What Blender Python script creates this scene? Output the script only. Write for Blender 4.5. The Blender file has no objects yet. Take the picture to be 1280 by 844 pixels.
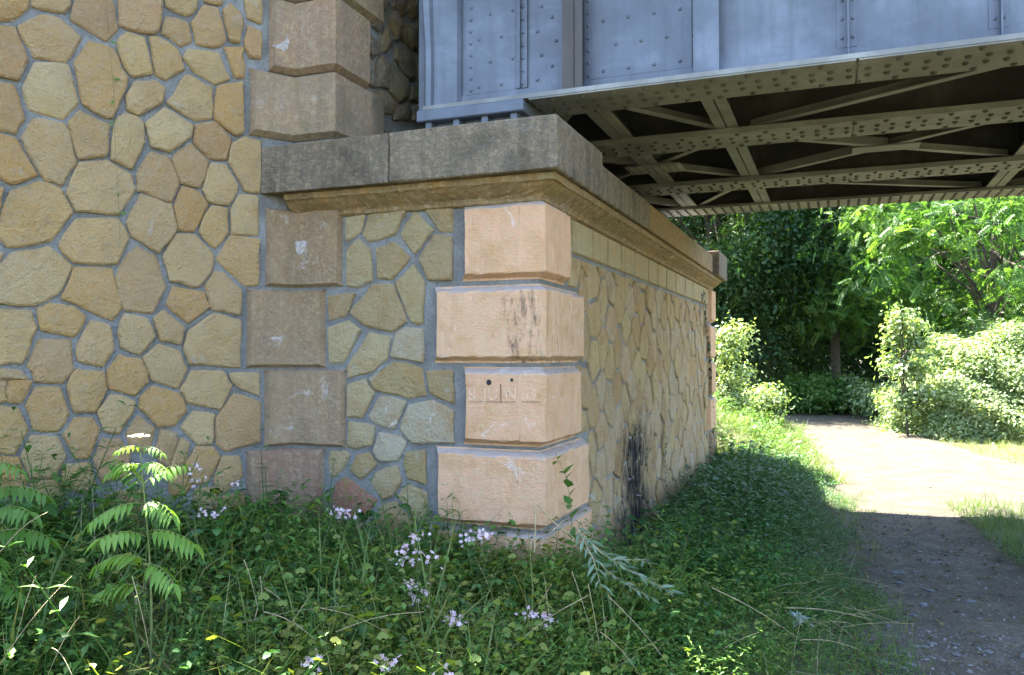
import bpy, bmesh, math, random
import numpy as np
from mathutils import Matrix, Vector

R = math.radians
rng = np.random.default_rng(7)
random.seed(7)
scene = bpy.context.scene
C = scene.collection

# ------------------------------------------------------------------ camera
EYE = np.array([0.0, 0.0, 1.65])
FPX, W0, H0 = 1035.0, 1280, 844
YAW, PITCH = 21.4, 1.27
cam = bpy.data.cameras.new('camera'); cam_o = bpy.data.objects.new('camera', cam); C.objects.link(cam_o)
cam.sensor_width = 36.0; cam.lens = FPX / W0 * 36.0; cam.clip_start = 0.05; cam.clip_end = 2000
cam_o.location = EYE; cam_o.rotation_euler = (R(90 + PITCH), 0, R(YAW))
scene.camera = cam_o

# ------------------------------------------------------------------ sky, sun, exposure
SUN_EL = 62.0
SUN_H = np.array([-0.90, 0.436])            # horizontal direction towards the sun
world = bpy.data.worlds.new('World'); scene.world = world; world.use_nodes = True
wn = world.node_tree.nodes; wl = world.node_tree.links
sky = wn.new('ShaderNodeTexSky'); sky.sky_type = 'NISHITA'; sky.sun_disc = False
sky.sun_elevation = R(SUN_EL); sky.sun_rotation = math.atan2(SUN_H[0], SUN_H[1])
sky.air_density = 1.0; sky.dust_density = 1.0; sky.ozone_density = 1.0
wn['Background'].inputs[1].default_value = 0.11
wl.new(sky.outputs[0], wn['Background'].inputs[0])
sd = bpy.data.lights.new('sun', 'SUN'); so = bpy.data.objects.new('sun', sd); C.objects.link(so)
sd.energy = 5.0; sd.angle = R(0.5); sd.color = (1.0, 0.95, 0.86)
to_sun = Vector((SUN_H[0] * math.cos(R(SUN_EL)), SUN_H[1] * math.cos(R(SUN_EL)), math.sin(R(SUN_EL))))
so.rotation_euler = to_sun.to_track_quat('Z', 'Y').to_euler()
scene.view_settings.view_transform = 'Standard'; scene.view_settings.look = 'None'
scene.view_settings.gamma = 1.0; scene.view_settings.use_curve_mapping = False
scene.view_settings.exposure = 3.27
scene.render.engine = 'CYCLES'
scene.cycles.use_denoising = True; scene.cycles.use_light_tree = False
scene.cycles.max_bounces = 5; scene.cycles.diffuse_bounces = 3; scene.cycles.glossy_bounces = 2; scene.cycles.transmission_bounces = 3; scene.cycles.adaptive_threshold = 0.02
scene.cycles.transparent_max_bounces = 4; scene.cycles.caustics_reflective = False; scene.cycles.caustics_refractive = False

# ------------------------------------------------------------------ helpers
CM = np.array(cam_o.rotation_euler.to_matrix())
def ray(px, py):
    return CM @ np.array([(px - W0 / 2) / FPX, -(py - H0 / 2) / FPX, -1.0])
def on_plane(px, py, p, n):
    d = ray(px, py); n = np.asarray(n, float)
    return EYE + d * (np.dot(np.asarray(p) - EYE, n) / np.dot(d, n))
def at(px, py, z):                         # a point z metres deep along the lens axis
    return EYE + ray(px, py) * z
def tag(o, label, cat, group=None, kind=None):
    if label: o['label'] = label
    if cat: o['category'] = cat
    if group: o['group'] = group
    if kind: o['kind'] = kind
    return o
def empty(name, loc=(0, 0, 0)):
    o = bpy.data.objects.new(name, None); C.objects.link(o); o.location = loc; o.empty_display_size = 0.1
    bpy.context.view_layer.update()
    return o
def link(name, me, mat, parent=None):
    if mat is not None: me.materials.append(mat)
    o = bpy.data.objects.new(name, me); C.objects.link(o)
    if parent is not None:
        o.parent = parent; o.matrix_parent_inverse = Matrix.Translation(-Vector(abs_loc(parent)))
    return o
def abs_loc(o):
    return o.location if o.type == 'EMPTY' else (0, 0, 0)
def mesh(name, verts, faces, mat, parent=None, smooth=False):
    me = bpy.data.meshes.new(name); me.from_pydata([tuple(map(float, v)) for v in verts], [], faces)
    if smooth: me.polygons.foreach_set('use_smooth', [True] * len(me.polygons))
    me.update()
    return link(name, me, mat, parent)
def big_mesh(name, V, F, T, mat, parent=None, smooth=False):
    """numpy triangles: V (n,3), F (m,3), T (n,) tint"""
    me = bpy.data.meshes.new(name); n = len(V); m = len(F)
    me.vertices.add(n); me.vertices.foreach_set('co', np.asarray(V, np.float32).ravel())
    me.loops.add(m * 3); me.loops.foreach_set('vertex_index', np.asarray(F, np.int32).ravel())
    me.polygons.add(m); me.polygons.foreach_set('loop_start', np.arange(0, m * 3, 3, dtype=np.int32))
    if smooth: me.polygons.foreach_set('use_smooth', np.ones(m, bool))
    me.update(calc_edges=True)
    if T is not None:
        a = me.attributes.new('tint', 'FLOAT', 'POINT'); a.data.foreach_set('value', np.asarray(T, np.float32))
    return link(name, me, mat, parent)
def bevel_box(name, x0, x1, y0, y1, z0, z1, mat, parent=None, bev=0.0, seg=1, jit=0.0, cuts=0):
    bm = bmesh.new(); bmesh.ops.create_cube(bm, size=1.0)
    for v in bm.verts:
        v.co = Vector(((x0 + x1) / 2 + v.co.x * (x1 - x0), (y0 + y1) / 2 + v.co.y * (y1 - y0), (z0 + z1) / 2 + v.co.z * (z1 - z0)))
    if cuts: bmesh.ops.subdivide_edges(bm, edges=bm.edges[:], cuts=cuts, use_grid_fill=True)
    if bev:
        ed = [e for e in bm.edges if len(e.link_faces) == 2 and e.calc_face_angle(0) > 0.5]
        bmesh.ops.bevel(bm, geom=ed, offset=bev, segments=seg, affect='EDGES', profile=0.6)
    if jit:
        for v in bm.verts: v.co += Vector(rng.normal(0, jit, 3))
    me = bpy.data.meshes.new(name); bm.to_mesh(me); bm.free()
    return link(name, me, mat, parent)
class MB:                                   # boxes gathered into one mesh
    def __init__(s): s.v = []; s.f = []
    def box(s, x0, x1, y0, y1, z0, z1):
        b = len(s.v)
        s.v += [(x, y, z) for z in (z0, z1) for y in (y0, y1) for x in (x0, x1)]
        s.f += [tuple(b + i for i in q) for q in ((0, 2, 3, 1), (4, 5, 7, 6), (0, 1, 5, 4), (2, 6, 7, 3), (0, 4, 6, 2), (1, 3, 7, 5))]
        return s
    def bar(s, p, q, w, h):                 # plan bar from p to q (xyz of the underside middle), w wide, h tall
        p = np.array(p, float); q = np.array(q, float); d = (q - p) / np.linalg.norm(q - p)
        n = np.cross([0, 0, 1], d); n = n / np.linalg.norm(n) * w / 2; u = np.array([0, 0, h])
        b = len(s.v)
        s.v += [tuple(x) for x in (p - n, p + n, q - n, q + n, p - n + u, p + n + u, q - n + u, q + n + u)]
        s.f += [tuple(b + i for i in q_) for q_ in ((0, 2, 3, 1), (4, 5, 7, 6), (0, 1, 5, 4), (2, 6, 7, 3), (0, 4, 6, 2), (1, 3, 7, 5))]
        return s
    def build(s, name, mat, parent=None): return mesh(name, s.v, s.f, mat, parent)

# ------------------------------------------------------------------ materials
def new_mat(name):
    m = bpy.data.materials.new(name); m.use_nodes = True
    n = m.node_tree.nodes; l = m.node_tree.links
    return m, n, l, n['Principled BSDF']
def N(n, t, **k):
    x = n.new(t)
    for a, b in k.items(): setattr(x, a, b)
    return x
def noise(n, l, vec, scale, detail=4, rough=0.6, dist=0.0):
    t = n.new('ShaderNodeTexNoise'); t.inputs['Scale'].default_value = scale; t.inputs['Detail'].default_value = detail
    t.inputs['Roughness'].default_value = rough; t.inputs['Distortion'].default_value = dist
    l.new(vec, t.inputs['Vector']); return t.outputs['Fac']
def ramp(n, l, fac, stops, interp='LINEAR'):
    r = n.new('ShaderNodeValToRGB'); cr = r.color_ramp; cr.interpolation = interp
    while len(cr.elements) < len(stops): cr.elements.new(0.5)
    for e, (p, c) in zip(cr.elements, stops):
        e.position = p; e.color = (*c, 1) if len(c) == 3 else c
    l.new(fac, r.inputs[0]); return r.outputs[0]
def mixc(n, l, fac, a, b, mode='MIX'):
    m = n.new('ShaderNodeMix'); m.data_type = 'RGBA'; m.blend_type = mode
    for s, v in ((m.inputs[0], fac), (m.inputs[6], a), (m.inputs[7], b)):
        if isinstance(v, (int, float)): s.default_value = v
        elif isinstance(v, tuple): s.default_value = (*v, 1)
        else: l.new(v, s)
    return m.outputs[2]
def maths(n, l, op, a, b=0.0, c=None, clamp=False):
    m = n.new('ShaderNodeMath'); m.operation = op; m.use_clamp = clamp
    for s, v in zip(m.inputs, (a, b, c)):
        if v is None: continue
        if isinstance(v, (int, float)): s.default_value = v
        else: l.new(v, s)
    return m.outputs[0]
def bump(n, l, h, strength, dist, bsdf, prev=None):
    b = n.new('ShaderNodeBump'); b.inputs['Strength'].default_value = strength; b.inputs['Distance'].default_value = dist
    l.new(h, b.inputs['Height'])
    if prev is not None: l.new(prev, b.inputs['Normal'])
    l.new(b.outputs[0], bsdf.inputs['Normal']); return b.outputs[0]
def grey(n, l, f, a, b): return ramp(n, l, f, [(a, (0, 0, 0)), (b, (1, 1, 1))])
def geo(n):
    g = n.new('ShaderNodeNewGeometry'); return g

def stone_mat(name, cols, white=0.25, dirt=(0.10, 0.075, 0.05), dirt_amt=0.5, grain=1.0, stain=None, rough=0.9, white_col=(0.52, 0.50, 0.47), streak=0.0, moss=0.0, iron=0.55, grit=0.35, patina=0.0, tool=0.0, topgrey=0.0, pit=0.35, ironc=(0.44, 0.235, 0.075)):
    """sandstone: a colour per stone, mottling, ferrous patches, lime bloom; stain = (axis, centre, half width, z top) black seepage"""
    m, n, l, b = new_mat(name)
    g = geo(n); pos = g.outputs['Position']
    oi = n.new('ShaderNodeObjectInfo')
    base = ramp(n, l, oi.outputs['Random'], [(i / (len(cols) - 1), c) for i, c in enumerate(cols)])
    off = n.new('ShaderNodeVectorMath'); off.operation = 'MULTIPLY_ADD'
    l.new(oi.outputs['Random'], off.inputs[0]); off.inputs[1].default_value = (7, 13, 5); l.new(pos, off.inputs[2]); p = off.outputs[0]
    n1 = noise(n, l, p, 6, 5, 0.65); n2 = noise(n, l, p, 28, 4, 0.7); n3 = noise(n, l, p, 3.0, 3, 0.5, 0.6); n4 = noise(n, l, p, 160, 2, 0.6)
    c = mixc(n, l, maths(n, l, 'MULTIPLY', grey(n, l, n1, 0.47, 0.68), iron), base, ironc)
    c = mixc(n, l, maths(n, l, 'MULTIPLY', grey(n, l, n2, 0.48, 0.66), 0.5), c, (0.52, 0.40, 0.25))
    n7 = noise(n, l, p, 52, 4, 0.75); c = mixc(n, l, maths(n, l, 'MULTIPLY', grey(n, l, n7, 0.54, 0.72), pit * min(1, grain)), c, (0.20, 0.135, 0.075))
    c = mixc(n, l, maths(n, l, 'MULTIPLY', grey(n, l, n3, 0.56, 0.8), dirt_amt), c, dirt)
    if patina:
        n5 = noise(n, l, pos, 0.9, 4, 0.6); n6 = noise(n, l, p, 11, 5, 0.75, 0.5)
        c = mixc(n, l, maths(n, l, 'MULTIPLY', grey(n, l, maths(n, l, 'ADD', maths(n, l, 'MULTIPLY', n5, 0.5), maths(n, l, 'MULTIPLY', n6, 0.5)), 0.42, 0.62), patina), c, (0.46, 0.38, 0.28))
        c = mixc(n, l, maths(n, l, 'MULTIPLY', grey(n, l, n6, 0.58, 0.72), patina * 0.8), c, (0.15, 0.12, 0.085))
    spk = grey(n, l, n4, 0.62, 0.75)
    c = mixc(n, l, maths(n, l, 'MULTIPLY', spk, grit), c, (0.10, 0.08, 0.06))
    if streak:
        mp = n.new('ShaderNodeMapping'); mp.inputs['Scale'].default_value = (9, 9, 0.7); l.new(pos, mp.inputs[0])
        st = noise(n, l, mp.outputs[0], 1.0, 4, 0.6)
        c = mixc(n, l, maths(n, l, 'MULTIPLY', grey(n, l, st, 0.45, 0.75), streak), c, dirt)
    if moss:
        ms = noise(n, l, pos, 2.3, 5, 0.7)
        c = mixc(n, l, maths(n, l, 'MULTIPLY', grey(n, l, ms, 0.5, 0.68), moss), c, (0.15, 0.17, 0.045))
    if topgrey:
        sz_ = n.new('ShaderNodeSeparateXYZ'); l.new(g.outputs['True Normal'], sz_.inputs[0])
        c = mixc(n, l, maths(n, l, 'MULTIPLY', grey(n, l, maths(n, l, 'ADD', sz_.outputs[2], maths(n, l, 'MULTIPLY', maths(n, l, 'SUBTRACT', n1, 0.5), 0.8)), 0.25, 0.6), topgrey), c, (0.36, 0.32, 0.30))
    wv = noise(n, l, pos, 5.5, 6, 0.72, 0.8); wf = noise(n, l, pos, 90, 2, 0.8)
    wm = maths(n, l, 'MULTIPLY', grey(n, l, wv, 0.60, 0.70), grey(n, l, wf, 0.38, 0.55))
    c = mixc(n, l, maths(n, l, 'MULTIPLY', wm, white * 3.0, clamp=True), c, white_col)
    if stain:
        ax, cen, hw, zt, zr, amt = stain
        sp = n.new('ShaderNodeSeparateXYZ'); l.new(pos, sp.inputs[0]); q = sp.outputs[ax]; z = sp.outputs[2]
        mp = n.new('ShaderNodeMapping'); mp.inputs['Scale'].default_value = (20, 20, 5.0); l.new(pos, mp.inputs[0])
        sn = noise(n, l, mp.outputs[0], 1.0, 7, 0.82, 0.3)
        dx = maths(n, l, 'ABSOLUTE', maths(n, l, 'SUBTRACT', q, cen))
        fx = maths(n, l, 'SUBTRACT', 1.0, maths(n, l, 'DIVIDE', dx, hw), clamp=True)
        fz = maths(n, l, 'DIVIDE', maths(n, l, 'SUBTRACT', zt, z), zr, clamp=True)
        k = maths(n, l, 'MULTIPLY', maths(n, l, 'POWER', fx, 0.7), fz)
        k = maths(n, l, 'ADD', maths(n, l, 'MULTIPLY', k, amt), maths(n, l, 'SUBTRACT', sn, 0.5))
        gate = maths(n, l, 'MULTIPLY', grey(n, l, k, 0.14, 0.34), maths(n, l, 'GREATER_THAN', fx, 0.02))
        c = mixc(n, l, gate, c, (0.012, 0.013, 0.018))
    l.new(c, b.inputs['Base Color']); b.inputs['Roughness'].default_value = rough; b.inputs['Specular IOR Level'].default_value = 0.25
    h = maths(n, l, 'ADD', maths(n, l, 'ADD', maths(n, l, 'MULTIPLY', n2, 0.6), maths(n, l, 'MULTIPLY', n7, -0.5)), maths(n, l, 'ADD', maths(n, l, 'MULTIPLY', n1, 0.8), maths(n, l, 'MULTIPLY', n4, 0.25)))
    if tool:
        mp = n.new('ShaderNodeMapping'); mp.inputs['Scale'].default_value = (16, 16, 130); l.new(pos, mp.inputs[0])
        h = maths(n, l, 'ADD', h, maths(n, l, 'MULTIPLY', noise(n, l, mp.outputs[0], 1.0, 2, 0.5, 0.8), tool))
    bump(n, l, h, 1.0 * min(1.0, grain), 0.05 * max(1.0, grain), b)
    return m

def mortar_mat():
    m, n, l, b = new_mat('mortar'); pos = geo(n).outputs['Position']
    n1 = noise(n, l, pos, 5, 5, 0.6); n2 = noise(n, l, pos, 55, 4, 0.7); n3 = noise(n, l, pos, 220, 2)
    c = ramp(n, l, n1, [(0.3, (0.24, 0.235, 0.225)), (0.5, (0.35, 0.345, 0.335)), (0.7, (0.48, 0.475, 0.465))])
    c = mixc(n, l, maths(n, l, 'MULTIPLY', grey(n, l, n2, 0.5, 0.7), 0.6), c, (0.14, 0.14, 0.15))
    c = mixc(n, l, maths(n, l, 'MULTIPLY', grey(n, l, n3, 0.6, 0.7), 0.5), c, (0.46, 0.45, 0.43))
    l.new(c, b.inputs['Base Color']); b.inputs['Roughness'].default_value = 0.95
    bump(n, l, maths(n, l, 'ADD', n2, maths(n, l, 'MULTIPLY', n3, 0.5)), 1.0, 0.03, b)
    return m

def paint_mat(name, col, wear=0.4, rust=0.25, dirt=(0.16, 0.15, 0.12), rough=0.45, streak=0.3):
    m, n, l, b = new_mat(name); pos = geo(n).outputs['Position']
    n1 = noise(n, l, pos, 2.2, 5, 0.6); n2 = noise(n, l, pos, 30, 4, 0.7)
    mp = n.new('ShaderNodeMapping'); mp.inputs['Scale'].default_value = (14, 14, 1.1); l.new(pos, mp.inputs[0])
    n3 = noise(n, l, mp.outputs[0], 1.0, 5, 0.65)
    mp2 = n.new('ShaderNodeMapping'); mp2.inputs['Scale'].default_value = (2.2, 2.2, 9.0); mp2.inputs['Rotation'].default_value = (0, 0.35, 0); l.new(pos, mp2.inputs[0])
    n4 = noise(n, l, mp2.outputs[0], 1.0, 6, 0.7, 0.6)
    lt = tuple(min(0.85, x * 1.45 + 0.03) for x in col); dk = tuple(x * 0.72 for x in col)
    c = ramp(n, l, n1, [(0.3, dk), (0.5, col), (0.72, lt)])
    c = mixc(n, l, maths(n, l, 'MULTIPLY', grey(n, l, n3, 0.48, 0.72), streak), c, dirt)
    c = mixc(n, l, maths(n, l, 'MULTIPLY', grey(n, l, n4, 0.55, 0.7), wear * 0.6), c, lt)
    c = mixc(n, l, maths(n, l, 'MULTIPLY', grey(n, l, maths(n, l, 'MULTIPLY', n2, n1), 0.36, 0.45), rust * 3, clamp=True), c, (0.13, 0.05, 0.018))
    l.new(c, b.inputs['Base Color']); b.inputs['Roughness'].default_value = rough
    bump(n, l, maths(n, l, 'ADD', n1, maths(n, l, 'MULTIPLY', n2, 0.12)), 0.35, 0.02, b)
    return m

def leaf_mat(name, stops, transl=0.35, rough=0.45, spec=0.35):
    m, n, l, b = new_mat(name)
    a = n.new('ShaderNodeAttribute'); a.attribute_name = 'tint'
    c = ramp(n, l, a.outputs['Fac'], stops)
    pos = geo(n).outputs['Position']; nn = noise(n, l, pos, 60, 2)
    c = mixc(n, l, maths(n, l, 'MULTIPLY', nn, 0.35), c, tuple(x * 0.55 for x in stops[len(stops) // 2][1]))
    l.new(c, b.inputs['Base Color']); b.inputs['Roughness'].default_value = rough; b.inputs['Specular IOR Level'].default_value = spec
    t = n.new('ShaderNodeBsdfTranslucent'); tc = mixc(n, l, 1.0, c, (1.25, 1.35, 0.45), 'MULTIPLY'); l.new(tc, t.inputs[0])
    mx = n.new('ShaderNodeMixShader'); mx.inputs[0].default_value = transl
    l.new(b.outputs[0], mx.inputs[1]); l.new(t.outputs[0], mx.inputs[2]); l.new(mx.outputs[0], n['Material Output'].inputs[0])
    return m
def plain_mat(name, col, rough=0.8, var=0.3, scale=30):
    m, n, l, b = new_mat(name); pos = geo(n).outputs['Position']; f = noise(n, l, pos, scale, 4)
    c = ramp(n, l, f, [(0.3, tuple(x * (1 - var) for x in col)), (0.7, tuple(min(1, x * (1 + var)) for x in col))])
    l.new(c, b.inputs['Base Color']); b.inputs['Roughness'].default_value = rough
    bump(n, l, f, 0.4, 0.01, b); return m

OCHRE = [(0.60, 0.385, 0.155), (0.56, 0.305, 0.095), (0.66, 0.48, 0.25), (0.46, 0.26, 0.11), (0.62, 0.43, 0.20), (0.54, 0.315, 0.155), (0.66, 0.445, 0.175)]
YELLOW = [(0.52, 0.41, 0.22), (0.47, 0.365, 0.17), (0.45, 0.325, 0.17), (0.55, 0.44, 0.25), (0.48, 0.38, 0.22)]
M_wing = stone_mat('ochre_sandstone', OCHRE, white=0.28, dirt=(0.20, 0.14, 0.085), dirt_amt=0.3, grain=1.25, patina=0.3, grit=0.4, pit=0.3, ironc=(0.52, 0.30, 0.095))
M_front = stone_mat('yellow_sandstone', YELLOW, white=0.5, dirt_amt=0.25, grain=1.2, patina=0.2, pit=0.28)
M_red = stone_mat('red_sandstone', [(0.36, 0.17, 0.12), (0.40, 0.21, 0.15)], white=0.15, dirt_amt=0.3)
M_right = stone_mat('streaked_sandstone', [(0.53, 0.36, 0.17), (0.57, 0.42, 0.22), (0.48, 0.305, 0.145), (0.54, 0.41, 0.27), (0.57, 0.385, 0.23)], white=0.9, dirt_amt=0.4, dirt=(0.20, 0.17, 0.13), stain=(1, 7.3, 0.95, 1.42, 0.6, 0.36), streak=0.25)
M_quoin = stone_mat('pink_sandstone', [(0.62, 0.36, 0.225), (0.65, 0.38, 0.24), (0.58, 0.33, 0.20)], tool=0.3, topgrey=0.8, white=0.3, dirt=(0.40, 0.25, 0.14), dirt_amt=0.45, grain=0.42, streak=0.22, pit=0.2, white_col=(0.68, 0.62, 0.58))
M_quoin_stain = stone_mat('pink_sandstone_stained', [(0.60, 0.36, 0.225), (0.63, 0.385, 0.245)], tool=0.3, topgrey=0.8, white=0.3, dirt=(0.40, 0.25, 0.14), dirt_amt=0.4, grain=0.42, streak=0.22, pit=0.2, stain=(0, -1.80, 0.26, 2.10, 0.10, 0.19), white_col=(0.68, 0.62, 0.58))
M_brown = stone_mat('brown_sandstone', [(0.33, 0.22, 0.13), (0.35, 0.23, 0.135), (0.31, 0.21, 0.13)], patina=0.25, white=0.3, dirt=(0.12, 0.095, 0.07), dirt_amt=0.5, grain=0.8, streak=0.3, white_col=(0.60, 0.57, 0.58), iron=0.2)
M_upper = stone_mat('weathered_block', [(0.31, 0.225, 0.155), (0.33, 0.22, 0.15), (0.29, 0.215, 0.16)], white=0.22, dirt=(0.10, 0.095, 0.065), dirt_amt=0.7, grain=0.7, streak=0.5, moss=0.25, iron=0.25)
M_redbrown = stone_mat('red_streaked_block', [(0.29, 0.20, 0.14), (0.31, 0.21, 0.15)], white=0.2, dirt=(0.26, 0.09, 0.075), dirt_amt=0.9, grain=0.8, streak=0.5, iron=0.2)
M_return = stone_mat('dark_rubble', [(0.20, 0.17, 0.125), (0.26, 0.22, 0.13), (0.15, 0.14, 0.13), (0.22, 0.18, 0.14)], white=0.05, dirt=(0.045, 0.045, 0.035), dirt_amt=0.7, moss=0.2)  # darker, slightly mossy tones for the rubble beside the girder
M_slab = stone_mat('lichen_grey_slab', [(0.205, 0.165, 0.125), (0.215, 0.17, 0.125), (0.195, 0.16, 0.125)], white=0.18, dirt=(0.03, 0.028, 0.026), dirt_amt=0.75, grain=1.0, streak=0.45, white_col=(0.42, 0.41, 0.38), iron=0.12, grit=0.35, pit=0.25, patina=0.25)
M_mould = stone_mat('ochre_moulding', [(0.27, 0.18, 0.085), (0.24, 0.165, 0.09), (0.285, 0.195, 0.10)], white=0.3, dirt=(0.12, 0.09, 0.04), dirt_amt=0.55, grain=0.7, streak=0.35, moss=0.3)
M_course = stone_mat('mossy_course', [(0.24, 0.21, 0.11), (0.22, 0.20, 0.12)], white=0.05, dirt=(0.06, 0.06, 0.03), dirt_amt=0.6, grain=0.8, streak=0.4, moss=0.7)
M_frieze = stone_mat('pale_frieze', [(0.37, 0.285, 0.165), (0.34, 0.265, 0.155), (0.385, 0.30, 0.185)], white=0.25, dirt=(0.20, 0.16, 0.09), dirt_amt=0.4, grain=0.5, streak=0.35, moss=0.2)
M_mortar = mortar_mat()
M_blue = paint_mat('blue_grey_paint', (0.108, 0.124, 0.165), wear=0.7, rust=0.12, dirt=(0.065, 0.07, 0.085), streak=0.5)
M_steel = paint_mat('underside_lit_paint', (0.20, 0.20, 0.195), wear=0.2, rust=0.12, dirt=(0.15, 0.14, 0.10), streak=0.2, rough=0.6)  # same paint as the webs, coloured apart for how light falls beneath
M_rust = paint_mat('brown_worn_paint', (0.050, 0.034, 0.023), wear=0.5, rust=0.4, dirt=(0.085, 0.075, 0.07), streak=0.4)
M_rivet = paint_mat('worn_rivet_heads', (0.085, 0.082, 0.07), wear=0.1, rust=0.2, dirt=(0.05, 0.04, 0.03), rough=0.6)
M_dark = paint_mat('dark_steel', (0.045, 0.045, 0.042), wear=0.1, rust=0.25, dirt=(0.03, 0.025, 0.02), rough=0.7)  # darker steel tone for inner girders, diaphragms and deck
M_bark = plain_mat('bark', (0.075, 0.058, 0.042), 0.95, 0.5, 14)
M_stem = plain_mat('green_stem', (0.13, 0.16, 0.05), 0.7, 0.3, 20)
M_dry = plain_mat('dry_stalk', (0.36, 0.29, 0.17), 0.8, 0.35, 25)
M_pebble = plain_mat('grey_stone', (0.105, 0.105, 0.11), 0.85, 0.4, 18)

# ------------------------------------------------------------------ ground
Zw = 1.65
YF, XR, YB = 4.80, -1.70, 12.30            # abutment faces: front (towards the camera), right (towards the track), back
seam = on_plane(367, 445, (0, YF, 0), (0, 1, 0)); SX = seam[0]
PHI = 32.0
WU = np.array([math.sin(R(PHI)), math.cos(R(PHI)), 0.0]); WN = np.array([math.cos(R(PHI)), -math.sin(R(PHI)), 0.0])
WO = np.array([SX, YF, 0.0]); WING_TOP, WING_SLOPE, WING_LOW = 7.1, 1.48, 4.65   # unseen wall top falls away from the bridge, shaped to shade the foreground
XU = -3.20                                  # face of the wall that stands on the bearing shelf
def sstep(a, b, x): t = np.clip((x - a) / (b - a), 0, 1); return t * t * (3 - 2 * t)
def vnoise(x, y, s=1.0, seed=0):
    x = np.asarray(x, float) * s + seed * 17.3; y = np.asarray(y, float) * s + seed * 9.1
    return (np.sin(x * 1.3 + 1.7 * np.sin(y * 0.9)) + np.sin(y * 1.7 + 1.3 * np.sin(x * 1.1 + 2.0)) + np.sin((x + y) * 0.7 + 0.5)) / 3.0
def xl(y): return 0.20 - 0.95 * sstep(9, 19, y) - 3.5 * sstep(19, 30, y)
def xr(y): return 3.0 - 1.5 * sstep(12, 20, y) - 3.0 * sstep(20, 30, y)
def gh(x, y):
    x = np.asarray(x, float); y = np.asarray(y, float)
    z = 0.015 * vnoise(x, y, 2.0) + 0.02 * vnoise(x, y, 0.6, 2)
    # verge between the track and the abutment, gutter at the wall foot
    z = z + 0.14 * sstep(0.25, -0.6, x) * sstep(13, 10, y) - 0.22 * sstep(-0.9, -1.6, x) * sstep(4.9, 6.0, y) * sstep(13, 11, y)
    # rise towards the wing wall
    z = z + 0.24 * sstep(-1.4, -4.2, x) * sstep(5.2, 3.0, y) + 0.16 * sstep(-0.9, -1.9, x) * sstep(5.6, 4.7, y)
    # centre strip of the track
    z = z + 0.04 * np.exp(-((x - 1.55) / 0.35) ** 2)
    # bank right of the track, rising ground far off
    z = z + 0.5 * sstep(3.2, 7.5, x) + 2.5 * sstep(30, 70, np.hypot(x, y))
    # bank left of the track behind the abutment
    z = z + 0.55 * sstep(0.1, -1.4, x - (xl(y) - 0.2)) * sstep(11.5, 13.5, y) * sstep(26, 19, y)
    # railway embankment behind the walls
    d = (x - WO[0]) * WN[0] + (y - WO[1]) * WN[1]
    emb = np.where(y < 5.1, sstep(-0.15, -0.45, d), sstep(XU - 0.2, XU - 0.5, x))
    back = sstep(18.5, 12.2, y)
    bank = sstep(-1.6, -5.5, x)
    near = sstep(-14, -8, y)
    emb = np.where(y > 12.2, back * bank, emb) * near
    s_ = (x - WO[0]) * WU[0] + (y - WO[1]) * WU[1]
    top = np.where(y < 5.1, np.clip(WING_TOP - 0.25 + WING_SLOPE * s_, WING_LOW - 0.2, 4.9), 4.9)
    return z * (1 - emb) + top * emb
def spaced(a, b, c, d, st):
    inner = np.arange(b, c + 1e-6, st)
    lo = b - np.cumsum(st * 1.35 ** np.arange(1, 24)); hi = inner[-1] + np.cumsum(st * 1.35 ** np.arange(1, 24))
    return np.concatenate([lo[lo > a][::-1], inner, hi[hi < d]])
gx = spaced(-220, -7, 7, 220, 0.125); gy = spaced(-220, 1.0, 26, 220, 0.125)
GX, GY = np.meshgrid(gx, gy); GZ = gh(GX, GY)
nx, ny = len(gx), len(gy)
idx = np.arange(nx * ny).reshape(ny, nx)
q0, q1, q2, q3 = idx[:-1, :-1].ravel(), idx[:-1, 1:].ravel(), idx[1:, 1:].ravel(), idx[1:, :-1].ravel()
F = np.concatenate([np.stack([q0, q1, q2], 1), np.stack([q0, q2, q3], 1)])
m, n, l, b = new_mat('soil'); pos = geo(n).outputs['Position']
n1 = noise(n, l, pos, 1.7, 6, 0.65); n2 = noise(n, l, pos, 22, 4, 0.7)
c = ramp(n, l, n1, [(0.3, (0.035, 0.045, 0.018)), (0.5, (0.07, 0.075, 0.03)), (0.7, (0.11, 0.085, 0.05))])
c = mixc(n, l, maths(n, l, 'MULTIPLY', n2, 0.5), c, (0.05, 0.04, 0.025))
l.new(c, b.inputs['Base Color']); b.inputs['Roughness'].default_value = 0.95; bump(n, l, n2, 0.8, 0.04, b)
g = big_mesh('ground', np.stack([GX.ravel(), GY.ravel(), GZ.ravel()], 1), F, None, m, smooth=True)
tag(g, 'green and brown ground under the plants and trees', 'ground', kind='structure')

# the track: pale grit over soil
ys = np.arange(-6, 30, 0.15); us = np.linspace(0, 1, 22)
V = []
for y in ys:
    a, b_ = xl(y) - 0.12 + 0.09 * vnoise(y, 0, 3.1, 3), xr(y) + 0.10 * vnoise(y, 1, 2.3, 5)
    for u in us:
        x = a + (b_ - a) * u; V.append((x, y, float(gh(x, y)) + 0.012 - 0.03 * (u in (0.0, 1.0))))
V = np.array(V); k = len(us)
idx = np.arange(len(V)).reshape(len(ys), k)
q0, q1, q2, q3 = idx[:-1, :-1].ravel(), idx[:-1, 1:].ravel(), idx[1:, 1:].ravel(), idx[1:, :-1].ravel()
F = np.concatenate([np.stack([q0, q1, q2], 1), np.stack([q0, q2, q3], 1)])
m, n, l, b = new_mat('track_grit'); pos = geo(n).outputs['Position']
n1 = noise(n, l, pos, 2.6, 6, 0.7); n2 = noise(n, l, pos, 34, 4, 0.75); n3 = noise(n, l, pos, 130, 2, 0.6)
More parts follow.
